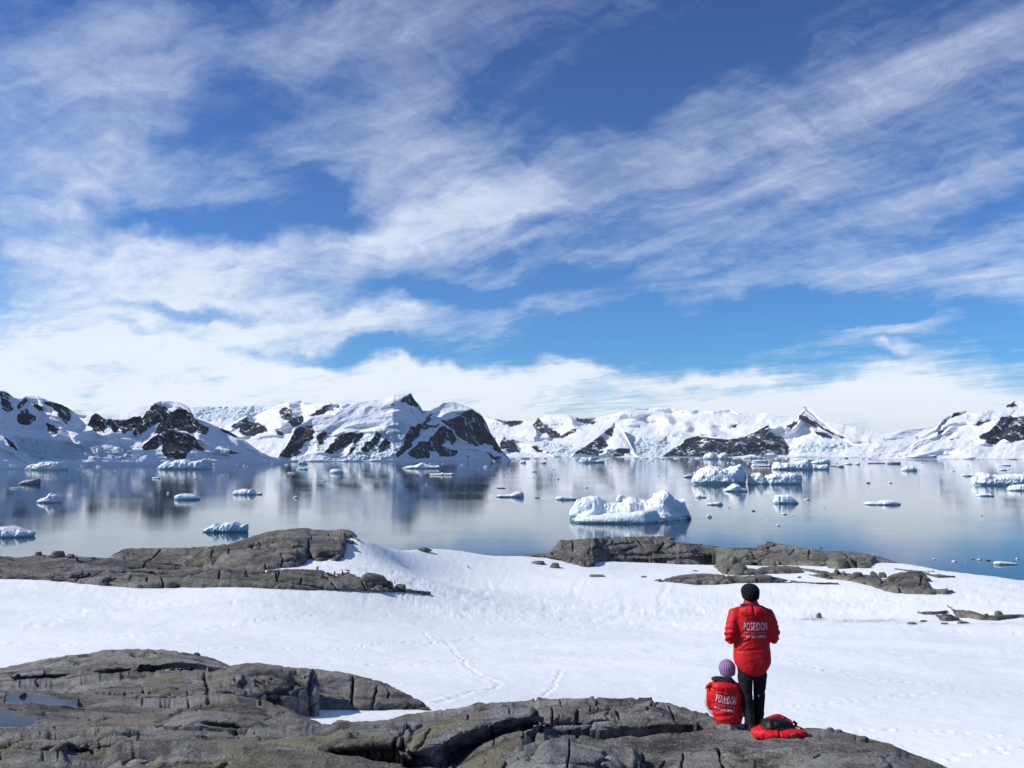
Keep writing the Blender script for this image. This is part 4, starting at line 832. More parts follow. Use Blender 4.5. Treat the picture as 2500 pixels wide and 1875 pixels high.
B['basins'] = [('a', [(10, 1712), (25, 1698), (60, 1692), (110, 1700), (150, 1708), (182, 1712), (175, 1720), (130, 1722), (90, 1716), (50, 1716)], 12, 26), ('b', [(-120, 1745), (0, 1732), (30, 1738), (50, 1752), (85, 1750), (84, 1766), (60, 1774), (0, 1774), (-120, 1778)], 10, 24)]
B1 = dict(crest=[(400, 1760), (450, 1745), (490, 1736), (540, 1736), (580, 1742), (620, 1752), (650, 1768)], base=[(400, 1775), (450, 1778), (500, 1780), (560, 1785), (600, 1784), (650, 1772)], dc=17.4, db=16, p=3.2, seed=205, **dict(NK, amp=.06, cell=1.4, crackd=.06))
B2 = dict(crest=[(20, 1722), (60, 1716), (120, 1724), (170, 1736), (190, 1745)], base=[(20, 1726), (60, 1742), (120, 1752), (190, 1750)], dc=19, db=17.8, p=1.8, seed=206, **dict(NK, amp=.05, cell=1.0, crackd=.05))
C0 = dict(crest=[(780, 1775), (800, 1770), (850, 1762), (945, 1757), (990, 1743), (1040, 1737), (1110, 1728), (1200, 1715), (1290, 1709), (1330, 1706), (1380, 1704), (1440, 1704), (1446, 1700), (1458, 1702), (1500, 1704), (1590, 1703), (1600, 1711), (1650, 1721), (1700, 1737), (1745, 1752), (1800, 1772)],
          base=[(780, 1800), (950, 1815), (1100, 1830), (1300, 1795), (1500, 1790), (1650, 1782), (1800, 1780)], dc=[(780, 18), (1200, 16.5), (1600, 15), (1800, 13.2)], db=[(780, 15.9), (1000, 14.6), (1100, 13.4), (1500, 13), (1800, 12.3)], p=1.5, seed=210, **dict(NK, amp=.13, cell=1.5, crackd=.13, crackw=.05))
C1 = dict(crest=[(1300, 1772), (1303, 1748), (1318, 1726), (1350, 1720), (1380, 1722), (1405, 1728), (1412, 1734), (1440, 1725), (1480, 1726), (1510, 1742)], base=[(1300, 1782), (1320, 1782), (1350, 1784), (1400, 1783), (1510, 1778)], dc=13.4, db=12.35, p=3.0, seed=211, **dict(NK, amp=.05, cell=1.0, crackd=.10))
C1b = dict(crest=[(1440, 1770), (1470, 1748), (1500, 1730), (1540, 1722), (1600, 1724), (1660, 1740), (1700, 1752)], base=[(1440, 1782), (1500, 1780), (1600, 1775), (1700, 1768)], dc=13.3, db=12.3, p=2.4, seed=212, **dict(NK, amp=.10, cell=.8, crackd=.10))
C2 = dict(crest=[(985, 1835), (990, 1805), (1010, 1786), (1060, 1766), (1110, 1750), (1180, 1735), (1240, 1726), (1300, 1722), (1318, 1740), (1315, 1772)], base=[(985, 1840), (1030, 1858), (1060, 1850), (1110, 1850), (1150, 1838), (1200, 1815), (1270, 1790), (1315, 1778)], dc=[(985, 12), (1315, 13)], db=[(985, 10.6), (1315, 11.9)], p=3.6, seed=213, **dict(NK, amp=.08, cell=1.6, crackd=.09))
C3 = dict(crest=[(470, 1790), (600, 1778), (700, 1768), (800, 1768), (900, 1762), (960, 1760), (1000, 1765), (1010, 1790)], base=[(470, 1800), (600, 1812), (750, 1828), (830, 1832), (960, 1820), (1010, 1812)], dc=[(470, 15.5), (1010, 14)], db=[(470, 13), (800, 11.8), (1010, 12)], p=2.3, seed=214, **dict(NK, amp=.08, cell=1.6, crackd=.09))
C4 = dict(crest=[(-120, 1796), (0, 1786), (100, 1782), (130, 1784), (200, 1776), (300, 1772), (350, 1788), (420, 1782), (520, 1784), (600, 1800)], base=[(-120, 1845), (150, 1828), (240, 1828), (330, 1822), (600, 1826)], dc=[(-120, 14.2), (600, 14)], db=[(-120, 12.2), (600, 12.2)], p=2.0, seed=215, **dict(NK, amp=.10, cell=1.1, crackd=.12))
C5 = dict(crest=[(-120, 1838), (0, 1828), (120, 1822), (250, 1826), (330, 1806), (430, 1800), (520, 1806), (620, 1812), (700, 1822), (780, 1826), (860, 1846), (950, 1858), (1000, 1866)], base=[(-120, 1990), (1000, 1990)], dc=[(-120, 11.6), (1000, 11.0)], db=[(-120, 7.6), (1000, 7.8)], p=1.25, seed=216, **dict(NK, amp=.11, cell=1.7, crackd=.10))
C6 = dict(crest=[(540, 1858), (600, 1838), (680, 1828), (760, 1832), (860, 1846), (940, 1862), (1000, 1872), (1060, 1874)], base=[(540, 1990), (1060, 1990)], dc=[(540, 11), (1060, 10)], db=[(540, 7.9), (1060, 7.9)], p=1.8, seed=217, **dict(NK, amp=.06, cell=1.7, crackd=.06))
C7 = dict(crest=[(1090, 1874), (1130, 1845), (1180, 1812), (1230, 1792), (1270, 1784), (1290, 1790), (1300, 1810)], base=[(1090, 1990), (1300, 1990)], dc=[(1090, 10.4), (1300, 11)], db=[(1090, 8), (1300, 8.6)], p=1.4, seed=218, **dict(NK, amp=.05, cell=2.2, crackd=.05))
C8 = dict(crest=[(1230, 1840), (1260, 1812), (1280, 1790), (1290, 1776), (1330, 1772), (1400, 1772), (1500, 1767), (1600, 1762), (1680, 1756), (1740, 1754), (1800, 1764), (1860, 1772), (1960, 1776), (2000, 1776), (2050, 1782), (2090, 1792), (2140, 1806), (2180, 1816), (2200, 1826), (2240, 1842), (2290, 1860), (2320, 1876), (2400, 1925), (2440, 1960)],
          base=[(1230, 1990), (2440, 1990)], dc=[(1230, 11), (1500, 12.2), (1740, 12.1), (1850, 11.7), (2000, 11.4), (2200, 10.8), (2440, 10)], db=[(1230, 7.7), (2440, 7.7)], p=1.22, seed=219, **dict(NK, amp=.075, cell=1.5, crackd=.10, crackw=.04))
C8['rust'] = ((1440, 1815, 10.2, .13), (1425, 1835, 9.8, .12), (1445, 1850, 9.5, .10), (1545, 1825, 10, .06), (1520, 1790, 10.4, .05))
C9 = dict(crest=[(1225, 1876), (1232, 1848), (1262, 1825), (1320, 1806), (1380, 1800), (1430, 1806), (1480, 1818), (1540, 1824), (1570, 1850), (1580, 1876)], base=[(1225, 1990), (1580, 1990)], dc=9.9, db=8.0, p=2.2, seed=220, **dict(NK, amp=.06, cell=1.1, crackd=.16))
C10 = dict(crest=[(1930, 1880), (1970, 1856), (2010, 1844), (2080, 1842), (2150, 1850), (2220, 1872), (2260, 1890)], base=[(1930, 1990), (2260, 1990)], dc=9.6, db=8.0, p=2.0, seed=221, **dict(NK, amp=.045, cell=1.2, crackd=.07))
lobe_mesh('foreground_rock', [A, A1, A2, B, B1, B2, C0, C1, C1b, C2, C3, C4, C5, C6, C7, C8, C9, C10], M_ROCK_NEAR, label='rounded grey and olive bedrock in the foreground', cat='rock', kind='structure')
def puddles():
    m, t = mat('puddle_water')
    t.out((.02, .03, .04), .04, None, .5, IOR=1.33)
    for bn, lab in (('a', 'long shallow puddle in the bare rock at the lower left, the farther one'), ('b', 'rounder puddle cut by the left edge, the nearer one')):
        if bn not in BASIN: continue
        z, V, pl = BASIN[bn]; q = []
        pl = np.array(pl, float); c0 = pl.mean(0)
        for i in range(len(pl)):
            for f_ in (0, .33, .66):
                a_ = pl[i]+(pl[(i+1) % len(pl)]-pl[i])*f_; a_ = c0+(a_-c0)*1.10+(0, 1.0)
                r_ = W(a_[0], a_[1], 10.0)-np.array([0, 0, CAMZ]); k_ = (z-CAMZ)/r_[2]; q.append((r_[0]*k_, r_[1]*k_, z))
        n_ = len(q); q = np.array([tuple(np.mean(q, 0))]+q)
        T = np.array([(0, 1+i, 1+(i+1) % n_) for i in range(n_)])
        o = link('puddle', mesh_np('puddle', q, T), m, smooth=False); tag(o, lab, 'puddle')
puddles()
# ------------------------------------------------------------------ icebergs and drift ice
def ice_material(name, k=1.0, tint=(.70, .84, .88), foot=(.16, .38, .42), top=(.88, .90, .91)):
    m, t = mat(name); g = t.node('ShaderNodeNewGeometry'); p = g.outputs['Position']
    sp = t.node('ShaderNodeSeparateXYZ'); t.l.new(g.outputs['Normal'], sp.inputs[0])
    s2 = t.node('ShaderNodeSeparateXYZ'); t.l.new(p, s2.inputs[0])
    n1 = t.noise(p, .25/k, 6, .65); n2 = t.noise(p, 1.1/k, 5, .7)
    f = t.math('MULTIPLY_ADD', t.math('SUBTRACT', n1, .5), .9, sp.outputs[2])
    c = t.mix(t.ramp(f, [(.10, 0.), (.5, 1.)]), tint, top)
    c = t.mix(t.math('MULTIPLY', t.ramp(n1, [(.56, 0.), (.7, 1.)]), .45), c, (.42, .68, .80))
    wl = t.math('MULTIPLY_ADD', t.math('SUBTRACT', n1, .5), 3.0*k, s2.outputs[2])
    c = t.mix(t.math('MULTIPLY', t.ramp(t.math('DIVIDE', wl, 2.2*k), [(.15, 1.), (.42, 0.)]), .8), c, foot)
    h = t.math('MULTIPLY_ADD', n2, .45, t.math('MULTIPLY', n1, 1.6))
    nn = t.bump(h, .5, .8*k)
    t.out(c, .45, nn, .4)
    return m
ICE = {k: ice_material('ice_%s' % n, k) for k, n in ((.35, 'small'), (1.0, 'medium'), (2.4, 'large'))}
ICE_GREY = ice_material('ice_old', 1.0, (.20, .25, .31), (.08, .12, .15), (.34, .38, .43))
ICE_DARK = ice_material('ice_shaded', 1.0, (.14, .18, .25), (.05, .08, .10), (.30, .35, .42))  # darker ice colour for a few floes and some random scraps
ICE_TEAL = ice_material('ice_teal', 1.0, (.36, .60, .66), (.10, .26, .30), (.70, .82, .86))

def berg(name, top, base, label, cat='iceberg', group=None, thick=.5, front=None, seed=0, material=None, amp=1.0, flat=.45, res=None, shelf=None, parent=None, y_extra=0.0, topexp=.62):
    """closed body from its skyline (photo pixels); base = waterline row. thick = depth / width. front = extra set-back of the near face along x"""
    top = np.array(top, float)
    top = top[np.argsort(top[:, 0], kind='stable')]
    D = float(seadist(base)); x0, x1 = top[0, 0], top[-1, 0]
    mpp = D/F; Wd = (x1-x0)*mpp; w = Wd*thick/2
    nx = int(np.clip((x1-x0)/(res or 1.0), 9, 320)); U = np.linspace(x0, x1, nx)
    h = (np.interp(U, top[:, 0], base-top[:, 1]))*mpp*1.0
    s = np.linspace(-1, 1, nx); hw = w*np.power(np.maximum(1-np.abs(s)**3, 0), .5)+.02*w
    h = np.maximum(h, 0)*np.clip((1-np.abs(s))*nx/2.5, 0, 1)**.5
    nj = 26 if nx > 40 else 14
    nj = int(np.clip(h.max()/mpp*2.2, nj, 150))
    th = np.linspace(0, np.pi, nj)[:, None]
    cyp = -np.sign(np.cos(th))*np.abs(np.cos(th))**flat
    szp = np.sin(th)**topexp
    Y = cyp*hw[None]; Z = szp*h[None]
    if front is not None:
        fr = np.interp(U, [a for a, b in front], [b for a, b in front])*Wd
        Y = Y + fr[None]*np.clip(1-th/np.pi, 0, 1)**.5
    if shelf is not None:                      # a low apron in front of the main wall: list of (px, height px, reach fraction)
        sx = [a for a, b, c in shelf]; sh = np.interp(U, sx, [b for a, b, c in shelf])*mpp; sr = np.interp(U, sx, [c for a, b, c in shelf])*Wd
        n2 = nj//2; tt = np.linspace(0, 1, n2)[:, None]
        fy = Y[0][None]-sr[None]*(1-tt)**.6; fz = sh[None]*np.sin(tt*np.pi/2)**.8*np.clip((1-np.abs(s))*8, 0, 1)
        m = (Z < sh[None]) & (th < np.pi/2)
        Z = np.where(m, np.maximum(Z, sh[None]*.96), Z)
        Y = np.concatenate([fy, Y], 0); Z = np.concatenate([fz, Z], 0)
    y0 = D + w*.5
    Xw = np.broadcast_to(U, Y.shape)
    G = W(Xw, np.full(Y.shape, base), D); G[..., 1] = y0+Y+y_extra; G[..., 0] *= 1; G[..., 2] = Z
    lo = G[:1].copy(); lo[..., 2] = -.25*max(h.max(), mpp)-.3; hi = G[-1:].copy(); hi[..., 2] = lo[0, 0, 2]
    G = np.concatenate([lo, G, hi], 0)
    n = grid_normals(G).reshape(-1, 3); p = G.reshape(-1, 3); c = p.mean(0)
    if ((p-c)*n).sum() < 0: n = -n
    q = p/mpp
    S = np.array([1/13., 1/13., 1/13.]); H = max(h.max(), mpp)
    sz = min(H, Wd*.4)
    f1, f2, cid = worley(q*S*.9+seed*1.7, seed+3)
    q2 = p/sz
    disp = sz*amp*(.16*fbm(q2*1.3+seed, 4, seed+1, .6) + .10*ridged(q2*2.1+seed*2, 4, seed+2, .55) + .05*(cid-.5) + .045*ridged(q2*np.array([6., 6., 3.]), 3, seed+9, .6))
    wgt = np.clip(p[:, 2]/(.25*sz)+.15, 0, 1)
    p = p + n*(disp*wgt)[:, None]
    fl = .10*sz*((p[:, 2] < .12*sz) & (p[:, 2] > -.02))     # wave-cut notch
    p[:, 1] -= fl*np.sign(p[:, 1]-y0)
    me = mesh_np(name, p, grid_faces(G.shape[0], nx))
    k = .35 if Wd < 12 else (1.0 if Wd < 90 else 2.4)
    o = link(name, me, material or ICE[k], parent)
    cc = p.mean(0); cc[2] = 0
    me.transform(Matrix.Translation(Vector(-cc))); o.location = cc
    return tag(o, label, cat, group)
def zz(l, ox, oy=1110, sc=4.424): return [(ox+a/sc, oy+b/sc) for a, b in l]
def zy(b, oy=1110, sc=4.424): return oy+b/sc

# the near iceberg: back wall with its pinnacle, and the long scooped apron in front
def near_berg():
    base = 1277.0; mp = float(seadist(base))/F
    back = [(1394, 1270), (1398, 1247), (1404, 1236), (1410, 1222), (1420, 1223), (1430, 1217), (1443, 1216), (1452, 1215), (1461, 1216), (1470, 1222), (1480, 1229), (1492, 1236), (1505, 1235), (1520, 1235), (1531, 1233), (1534, 1224), (1545, 1221), (1553, 1222), (1560, 1226), (1570, 1228), (1577, 1226), (1584, 1230), (1596, 1225), (1603, 1220), (1606, 1210), (1613, 1210), (1618, 1206), (1628, 1201), (1632, 1202), (1640, 1212), (1650, 1224), (1658, 1227), (1668, 1225), (1679, 1221), (1682, 1240), (1686, 1255), (1690, 1263), (1695, 1269)]
    o = berg('iceberg', back, 1269, 'largest near iceberg, white saddle with a pointed pinnacle and scooped blue apron', thick=.30, seed=5, amp=.50, res=.8, topexp=.45,
             front=[(1394, .0), (1450, -.01), (1470, .05), (1500, .04), (1535, .0), (1570, .03), (1615, -.02), (1635, .0), (1665, .07), (1695, .08)],
             shelf=[(1394, 2, .02), (1420, 12, .10), (1480, 14, .13), (1530, 14, .12), (1580, 17, .12), (1612, 18, .10), (1640, 12, .06), (1695, 6, .03)])
    tongue = [(1404, 1268), (1420, 1264), (1450, 1261), (1480, 1260), (1510, 1256), (1540, 1252), (1565, 1248), (1580, 1246.5), (1596, 1246.5), (1606, 1248), (1612, 1258), (1620, 1270), (1624, 1275)]
    a = berg('apron', tongue, 1277, None, None, thick=.16, seed=8, amp=.30, res=.8, flat=.8, front=[(1404, .03), (1500, .0), (1570, -.02), (1585, .02), (1624, .16)], y_extra=-2.0)
    wl = o.matrix_basis.inverted() @ a.matrix_basis
    a.parent = o; a.matrix_basis = wl
near_berg()

NB = [  # zoom origin x, profile, base row, label, kwargs
 (1600, [(412, 318), (430, 270), (480, 190), (540, 155), (600, 145), (690, 150), (760, 175), (810, 180), (860, 145), (900, 132), (960, 132), (985, 165), (1005, 180), (1012, 260), (1025, 322)], 322, 'tall white iceberg whose smooth hump ends in a dark shaded right wall', dict(front=[(1693, .0), (1760, .0), (1785, -.02), (1800, .05), (1832, .32)], thick=.5, seed=21)),
 (1600, [(1012, 320), (1018, 215), (1070, 208), (1140, 212), (1180, 262), (1220, 240), (1300, 215), (1400, 225), (1480, 210), (1560, 215), (1590, 222), (1594, 318)], 320, 'low flat-topped iceberg with green undercut foot right of the tall hump', dict(thick=.3, seed=22, front=[(1829, 0), (1862, 0), (1868, .06), (1880, 0), (1960, .03)])),
 (1600, [(1270, 160), (1300, 130), (1315, 85), (1340, 82), (1360, 100), (1440, 95), (1500, 100), (1560, 75), (1610, 62), (1640, 60), (1690, 100), (1712, 160)], 163, 'long white iceberg with sloping back, beyond the flat-topped one', dict(thick=.4, seed=23)),
 (1600, [(1716, 160), (1740, 140), (1800, 118), (1860, 110), (1875, 125), (1882, 162)], 163, 'small white wedge of ice touching the sloping-backed iceberg', dict(thick=.5, seed=24)),
 (1600, [(735, 395), (790, 365), (850, 324), (870, 322), (900, 325), (925, 350), (960, 372), (1000, 385)], 398, 'jagged ice block drifting just below the tall humped iceberg', dict(seed=25)),
 (1600, [(432, 463), (440, 440), (480, 432), (500, 447), (550, 452), (552, 463)], 464, 'small flat floe with dark underside, behind the pinnacle of the near iceberg', dict(cat='ice floe', seed=26)),
 (1600, [(1280, 520), (1340, 513), (1355, 470), (1362, 445), (1325, 436), (1440, 432), (1450, 440), (1440, 470), (1530, 500), (1564, 528)], 528, 'mushroom-shaped ice lump with a flat cap', dict(seed=27, amp=.5)),
 (1600, [(1604, 488), (1640, 474), (1672, 480), (1674, 490)], 491, 'small white floe right of the mushroom-shaped lump', dict(cat='ice floe', seed=28)),
 (1600, [(300, 240), (350, 215), (390, 212), (428, 240)], 246, 'low bluish ice pile left of the tall humped iceberg', dict(seed=29, mat='teal')),
 (1600, [(405, 202), (430, 185), (466, 198)], 203, 'little ice lump above the low bluish pile', dict(cat='ice floe', seed=30)),
 (1600, [(1038, 128), (1060, 100), (1100, 108), (1255, 110), (1270, 124)], 128, 'thin white floe with a raised left end, left of the sloping-backed iceberg', dict(cat='ice floe', seed=31, thick=.3)),
 (1600, [(1700, 100), (1712, 75), (1790, 62), (1850, 45), (1890, 66), (1895, 96)], 98, 'lumpy white iceberg with grey pockets behind the small wedge', dict(seed=32)),
 (1600, [(1500, 62), (1530, 48), (1590, 38), (1650, 48), (1720, 62)], 65, 'low white iceberg close to the far shore glacier', dict(seed=33, thick=.3)),
 (1600, [(940, 42), (970, 20), (1040, 12), (1150, 22), (1165, 40)], 46, 'broad white iceberg right below the dark ridge', dict(seed=34, thick=.3)),
 (1600, [(518, 50), (540, 15), (575, 0), (600, -22), (630, -5), (680, 20), (720, -5), (750, -8), (790, 46)], 52, 'ragged two-peaked iceberg in front of the dark ridge', dict(seed=35, thick=.4)),
 (1600, [(1042, 80), (1060, 62), (1130, 58), (1210, 60), (1222, 78)], 81, 'flat white iceberg between the broad one and the thin floe', dict(seed=36, thick=.3)),
 (1600, [(1965, 133), (1990, 120), (2010, 118), (2036, 110), (2038, 134)], 135, 'small dark grey chunk of ice right of the white wedge', dict(seed=37, mat='dark')),
 (1600, [(1882, 127), (1900, 121), (1955, 121), (1962, 127)], 128, 'thin dark sliver of ice between the wedge and the grey chunk', dict(seed=38, mat='dark', thick=.15, cat='ice floe')),
 (0, [(265, 165), (290, 130), (340, 105), (400, 108), (470, 85), (510, 80), (560, 95), (600, 88), (640, 84), (690, 82), (684, 130), (660, 165)], 168, 'bright white iceberg below the low spur at the far left', dict(seed=41, thick=.35, front=[(60, 0), (140, 0), (149, .12)])),
 (0, [(188, 318), (260, 282), (330, 272), (408, 262), (412, 320)], 323, 'dull grey wedge of ice near the left edge', dict(seed=42, mat='grey', cat='ice floe')),
 (0, [(88, 364), (120, 357), (180, 357), (225, 362)], 366, 'thin floe just below the grey wedge', dict(seed=43, thick=.2, cat='ice floe')),
 (0, [(388, 508), (440, 478), (510, 462), (535, 430), (560, 445), (600, 436), (636, 436), (622, 470), (642, 515)], 520, 'white iceberg with a pointed fin, on the left', dict(seed=44)),
 (0, [(1868, 482), (1890, 445), (1940, 426), (2020, 425), (2090, 440), (2147, 468)], 487, 'smooth bluish dome of ice below the dark crags', dict(seed=45, mat='teal', amp=.4)),
 (0, [(1638, 257), (1650, 244), (1690, 247), (1720, 244), (1728, 258)], 259, 'small floe with two bumps above the bluish dome', dict(seed=46, cat='ice floe')),
 (0, [(1680, 150), (1720, 118), (1800, 80), (1850, 92), (1900, 70), (1990, 55), (2040, 88), (2110, 80), (2180, 52), (2214, 44), (2260, 85), (2262, 140)], 160, 'wide white iceberg aground under the black crags', dict(seed=47, thick=.25, front=[(380, 0), (480, 0), (511, .12)])),
 (500, [(296, 415), (340, 390), (370, 385), (400, 378), (450, 380), (500, 373), (470, 398), (520, 416), (607, 418)], 432, 'white floe with a long thin tail, left of centre', dict(seed=51, cat='ice floe')),
 (500, [(888, 197), (900, 189), (980, 189), (984, 197)], 200, 'flat white floe below the left foot of the great dome', dict(seed=52, thick=.25, cat='ice floe')),
 (500, [(980, 158), (1000, 143), (1050, 143), (1100, 140), (1112, 156)], 162, 'flat floe just above and right of another flat white floe', dict(seed=53, thick=.3, cat='ice floe')),
 (500, [(998, 100), (1020, 75), (1060, 68), (1108, 100)], 104, 'pale blue ice lump at the left foot of the great dome', dict(seed=54, mat='teal')),
 (500, [(1343, 192), (1360, 165), (1400, 156), (1440, 160), (1470, 166), (1492, 188)], 201, 'crumbly white iceberg below the left cliffs of the great dome', dict(seed=55)),
 (500, [(948, 462), (985, 446), (1000, 452), (1018, 464)], 469, 'tiny pointed ice lump in open water left of centre', dict(seed=56, cat='ice floe')),
 (500, [(1250, 288), (1262, 280), (1300, 284), (1314, 290)], 292, 'small low floe under the crumbly iceberg', dict(seed=57, cat='ice floe', thick=.25)),
 (1000, [(-90, 148), (-20, 130), (60, 120), (100, 105), (130, 88), (180, 105), (220, 122), (270, 126), (320, 124), (330, 140)], 152, 'white iceberg shaped like a tent below the middle of the great dome', dict(seed=61, thick=.4)),
 (1000, [(214, 216), (230, 208), (280, 208), (335, 203), (350, 190), (375, 205), (430, 204), (480, 198), (488, 215)], 222, 'ragged flat floe with a knob, below the tent-shaped iceberg', dict(seed=62, thick=.25, cat='ice floe')),
 (1000, [(930, 452), (960, 440), (1030, 436), (1090, 430), (1150, 407), (1190, 402), (1222, 404), (1236, 455)], 459, 'white iceberg with a long low ramp to the left, in mid water', dict(seed=63, thick=.35)),
 (1000, [(1578, 472), (1600, 453), (1700, 456), (1810, 466), (1816, 484)], 488, 'flat white floe with dark edge left of the near iceberg', dict(seed=64, thick=.3, cat='ice floe')),
 (1000, [(932, 362), (960, 356), (1010, 356), (1042, 361)], 364, 'thin dark sliver above the ramp-shaped iceberg', dict(seed=65, thick=.2, mat='dark', cat='ice floe')),
 (1000, [(1348, 466), (1360, 458), (1376, 463), (1395, 458), (1408, 466)], 469, 'small dark two-ended floe between ramp-shaped and flat ones', dict(seed=66, mat='dark', cat='ice floe')),
 (1000, [(1312, 184), (1345, 171), (1380, 182)], 187, 'small white floe with a low point, below the far middle glacier', dict(seed=67, cat='ice floe')),
 (1000, [(1408, 95), (1418, 74), (1440, 70), (1462, 74), (1480, 92)], 97, 'bright white rounded lump below the small pyramid hill', dict(seed=68)),
 (1000, [(1176, 92), (1190, 82), (1225, 65), (1255, 66), (1260, 88)], 93, 'small white block with a grey end right of the great dome', dict(seed=69)),
 (1000, [(1834, 76), (1850, 45), (1870, 38), (1900, 30), (1930, 52), (1960, 25), (1990, 45), (2010, 64), (2100, 60), (2108, 76)], 90, 'jumbled teal-blue iceberg under the small pyramid hill', dict(seed=70, mat='teal')),
 (1000, [(1588, 265), (1600, 247), (1616, 266)], 268, 'tiny upright ice tooth left of the humped icebergs', dict(seed=71, cat='ice floe')),
 (1000, [(1894, 356), (1915, 341), (1926, 357)], 359, 'tiny leaning ice tooth above the near iceberg', dict(seed=72, cat='ice floe')),
 (2000, [(1705, 322), (1722, 280), (1720, 228), (1790, 205), (1830, 210), (1860, 230), (1900, 240), (1990, 240), (2060, 220), (2130, 218), (2212, 225), (2300, 220), (2400, 240), (2420, 330)], 332, 'big white iceberg cut off by the right edge of the view', dict(seed=81, thick=.35)),
 (2000, [(2060, 378), (2090, 350), (2120, 338), (2200, 328), (2300, 326), (2420, 350), (2430, 380)], 390, 'white iceberg with green foot under the big one at the right edge', dict(seed=82, thick=.35)),
 (2000, [(1712, 440), (1740, 425), (1800, 420), (1830, 432), (1850, 424), (1880, 428), (1898, 445)], 449, 'low broken floe below the right-edge icebergs', dict(seed=83, cat='ice floe')),
 (2000, [(500, 530), (560, 514), (680, 520), (700, 502), (730, 496), (800, 502), (850, 516), (893, 528)], 542, 'wide white floe with a raised crumpled middle, in the right half', dict(seed=84, cat='ice floe', thick=.4)),
 (2000, [(898, 162), (940, 132), (1000, 122), (1032, 134), (1045, 150), (1070, 168)], 176, 'tilted slab of ice with dark underside in the right half', dict(seed=85)),
 (2000, [(744, 99), (746, 79), (815, 78), (884, 79), (886, 99)], 102, 'dark flat-topped tabular block near the right shore', dict(seed=86, mat='dark', amp=.15)),
 (2000, [(526, 94), (530, 86), (580, 88), (640, 88), (716, 90), (718, 94)], 97, 'thin dark line of ice left of the tabular block', dict(seed=87, mat='dark', thick=.15, cat='ice floe')),
 (2000, [(1930, 165), (1990, 152), (2035, 166)], 170, 'small white floe above the right-edge icebergs', dict(seed=88, cat='ice floe')),
 (2000, [(1925, 116), (1990, 108), (2040, 104), (2078, 116)], 121, 'pale floe with grey bumps at the upper right', dict(seed=89, cat='ice floe')),
 (2000, [(382, 102), (420, 92), (432, 84), (442, 106)], 110, 'little dark-tipped ice tooth left of the thin dark line', dict(seed=90)),
 (2000, [(255, 102), (300, 92), (330, 86), (362, 104)], 107, 'white lump with a dark right half beside the dark-tipped tooth', dict(seed=91)),
 (2000, [(1538, 218), (1590, 208), (1640, 226), (1672, 230)], 234, 'thin white floe ending in a dark scrap, left of the big right-edge iceberg', dict(seed=92, cat='ice floe')),
 (2000, [(508, 306), (530, 296), (556, 304)], 310, 'small dark scrap of ice alone in pale water', dict(seed=93, mat='dark', cat='ice floe')),
 (2000, [(740, 306), (760, 296), (795, 304)], 309, 'small pale scrap of ice right of the lone dark one', dict(seed=94, cat='ice floe')),
]
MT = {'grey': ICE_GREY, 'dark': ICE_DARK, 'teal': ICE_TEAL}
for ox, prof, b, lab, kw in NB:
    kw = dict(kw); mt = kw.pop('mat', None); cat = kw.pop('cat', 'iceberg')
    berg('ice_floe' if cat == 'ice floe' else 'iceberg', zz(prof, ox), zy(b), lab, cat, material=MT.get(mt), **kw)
# lower left and right, traced from other enlargements
berg('ice_floe', [(-60, 1300), (-38, 1294), (0, 1289), (20, 1289), (38, 1294), (55, 1299), (72, 1302)], 1311, 'white floe with a thin pointed end at the lower left edge', 'ice floe', seed=101, thick=.5)
berg('iceberg', [(492, 1295), (512, 1288), (522, 1280), (538, 1286), (550, 1278), (570, 1277), (585, 1284), (600, 1281), (601, 1295)], 1299, 'crinkled bluish-white iceberg just above the left headland', 'iceberg', seed=102, thick=.4, material=ICE_TEAL)
berg('ice_floe', [(1505, 1222), (1509, 1214), (1514, 1209), (1521, 1210), (1525, 1216), (1534, 1219), (1536, 1223)], 1226, 'white lump peeping over the saddle of the near iceberg', 'iceberg', seed=103)
berg('ice_floe', [(1725, 1230), (1745, 1228), (1758, 1225), (1766, 1231)], 1233, 'small floe with a raised right end, right of the near iceberg', 'ice floe', seed=104, thick=.3)
berg('ice_floe', [(1725, 1260), (1731, 1256), (1739, 1261)], 1263, 'small blue-white floe level with the foot of the near iceberg', 'ice floe', seed=105)
berg('ice_floe', [(2428, 1373), (2440, 1371), (2465, 1373), (2486, 1376)], 1378.5, 'longest thin white floe off the lower right snow edge', 'ice floe', seed=106, thick=.25, amp=.4)

# scraps of drift ice, too small to tell one from another
rnd = random.Random(11)
def scraps(items, label, group, cat='drift ice'):
    for i, (px, py, w, hh) in enumerate(items):
        pr = [(px-w/2, py-hh*.2), (px-w*.25, py-hh*rnd.uniform(.5, 1)), (px+w*rnd.uniform(-.1, .2), py-hh), (px+w*.3, py-hh*rnd.uniform(.4, .9)), (px+w/2, py-hh*.2)]
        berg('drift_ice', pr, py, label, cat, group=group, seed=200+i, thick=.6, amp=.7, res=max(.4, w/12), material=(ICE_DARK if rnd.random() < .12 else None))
scraps([(2281, 1366, 8, 2.5), (2331, 1372, 14, 3.2), (2359, 1374, 5, 1.8), (2375, 1366, 11, 1.4), (2392, 1367, 12, 2.2), (2413, 1369, 16, 2.6), (2484, 1366, 8, 3.4), (2224, 1366, 4, 1.5), (2134, 1356, 6, 2.5), (2394, 1375, 5, 1.2)],
       'small scrap of ice floating off the lower right snow edge', 'scraps of ice off the lower right snow edge')
scraps([(1840, 1248, 10, 3), (1915, 1256, 14, 3.5), (1938, 1259, 4, 2), (1972, 1249, 4, 1.6), (1972, 1263, 5, 1.6), (1899, 1284, 13, 3), (2005, 1338, 7, 2.4), (1911, 1246, 6, 1.4), (1859, 1268, 3, 1.3), (2396, 1260, 6, 3), (1780, 1240, 4, 3.5), (2012, 1240, 6, 2)],
       'tiny ice scrap in the blue water right of the near iceberg', 'ice scraps right of the near iceberg')
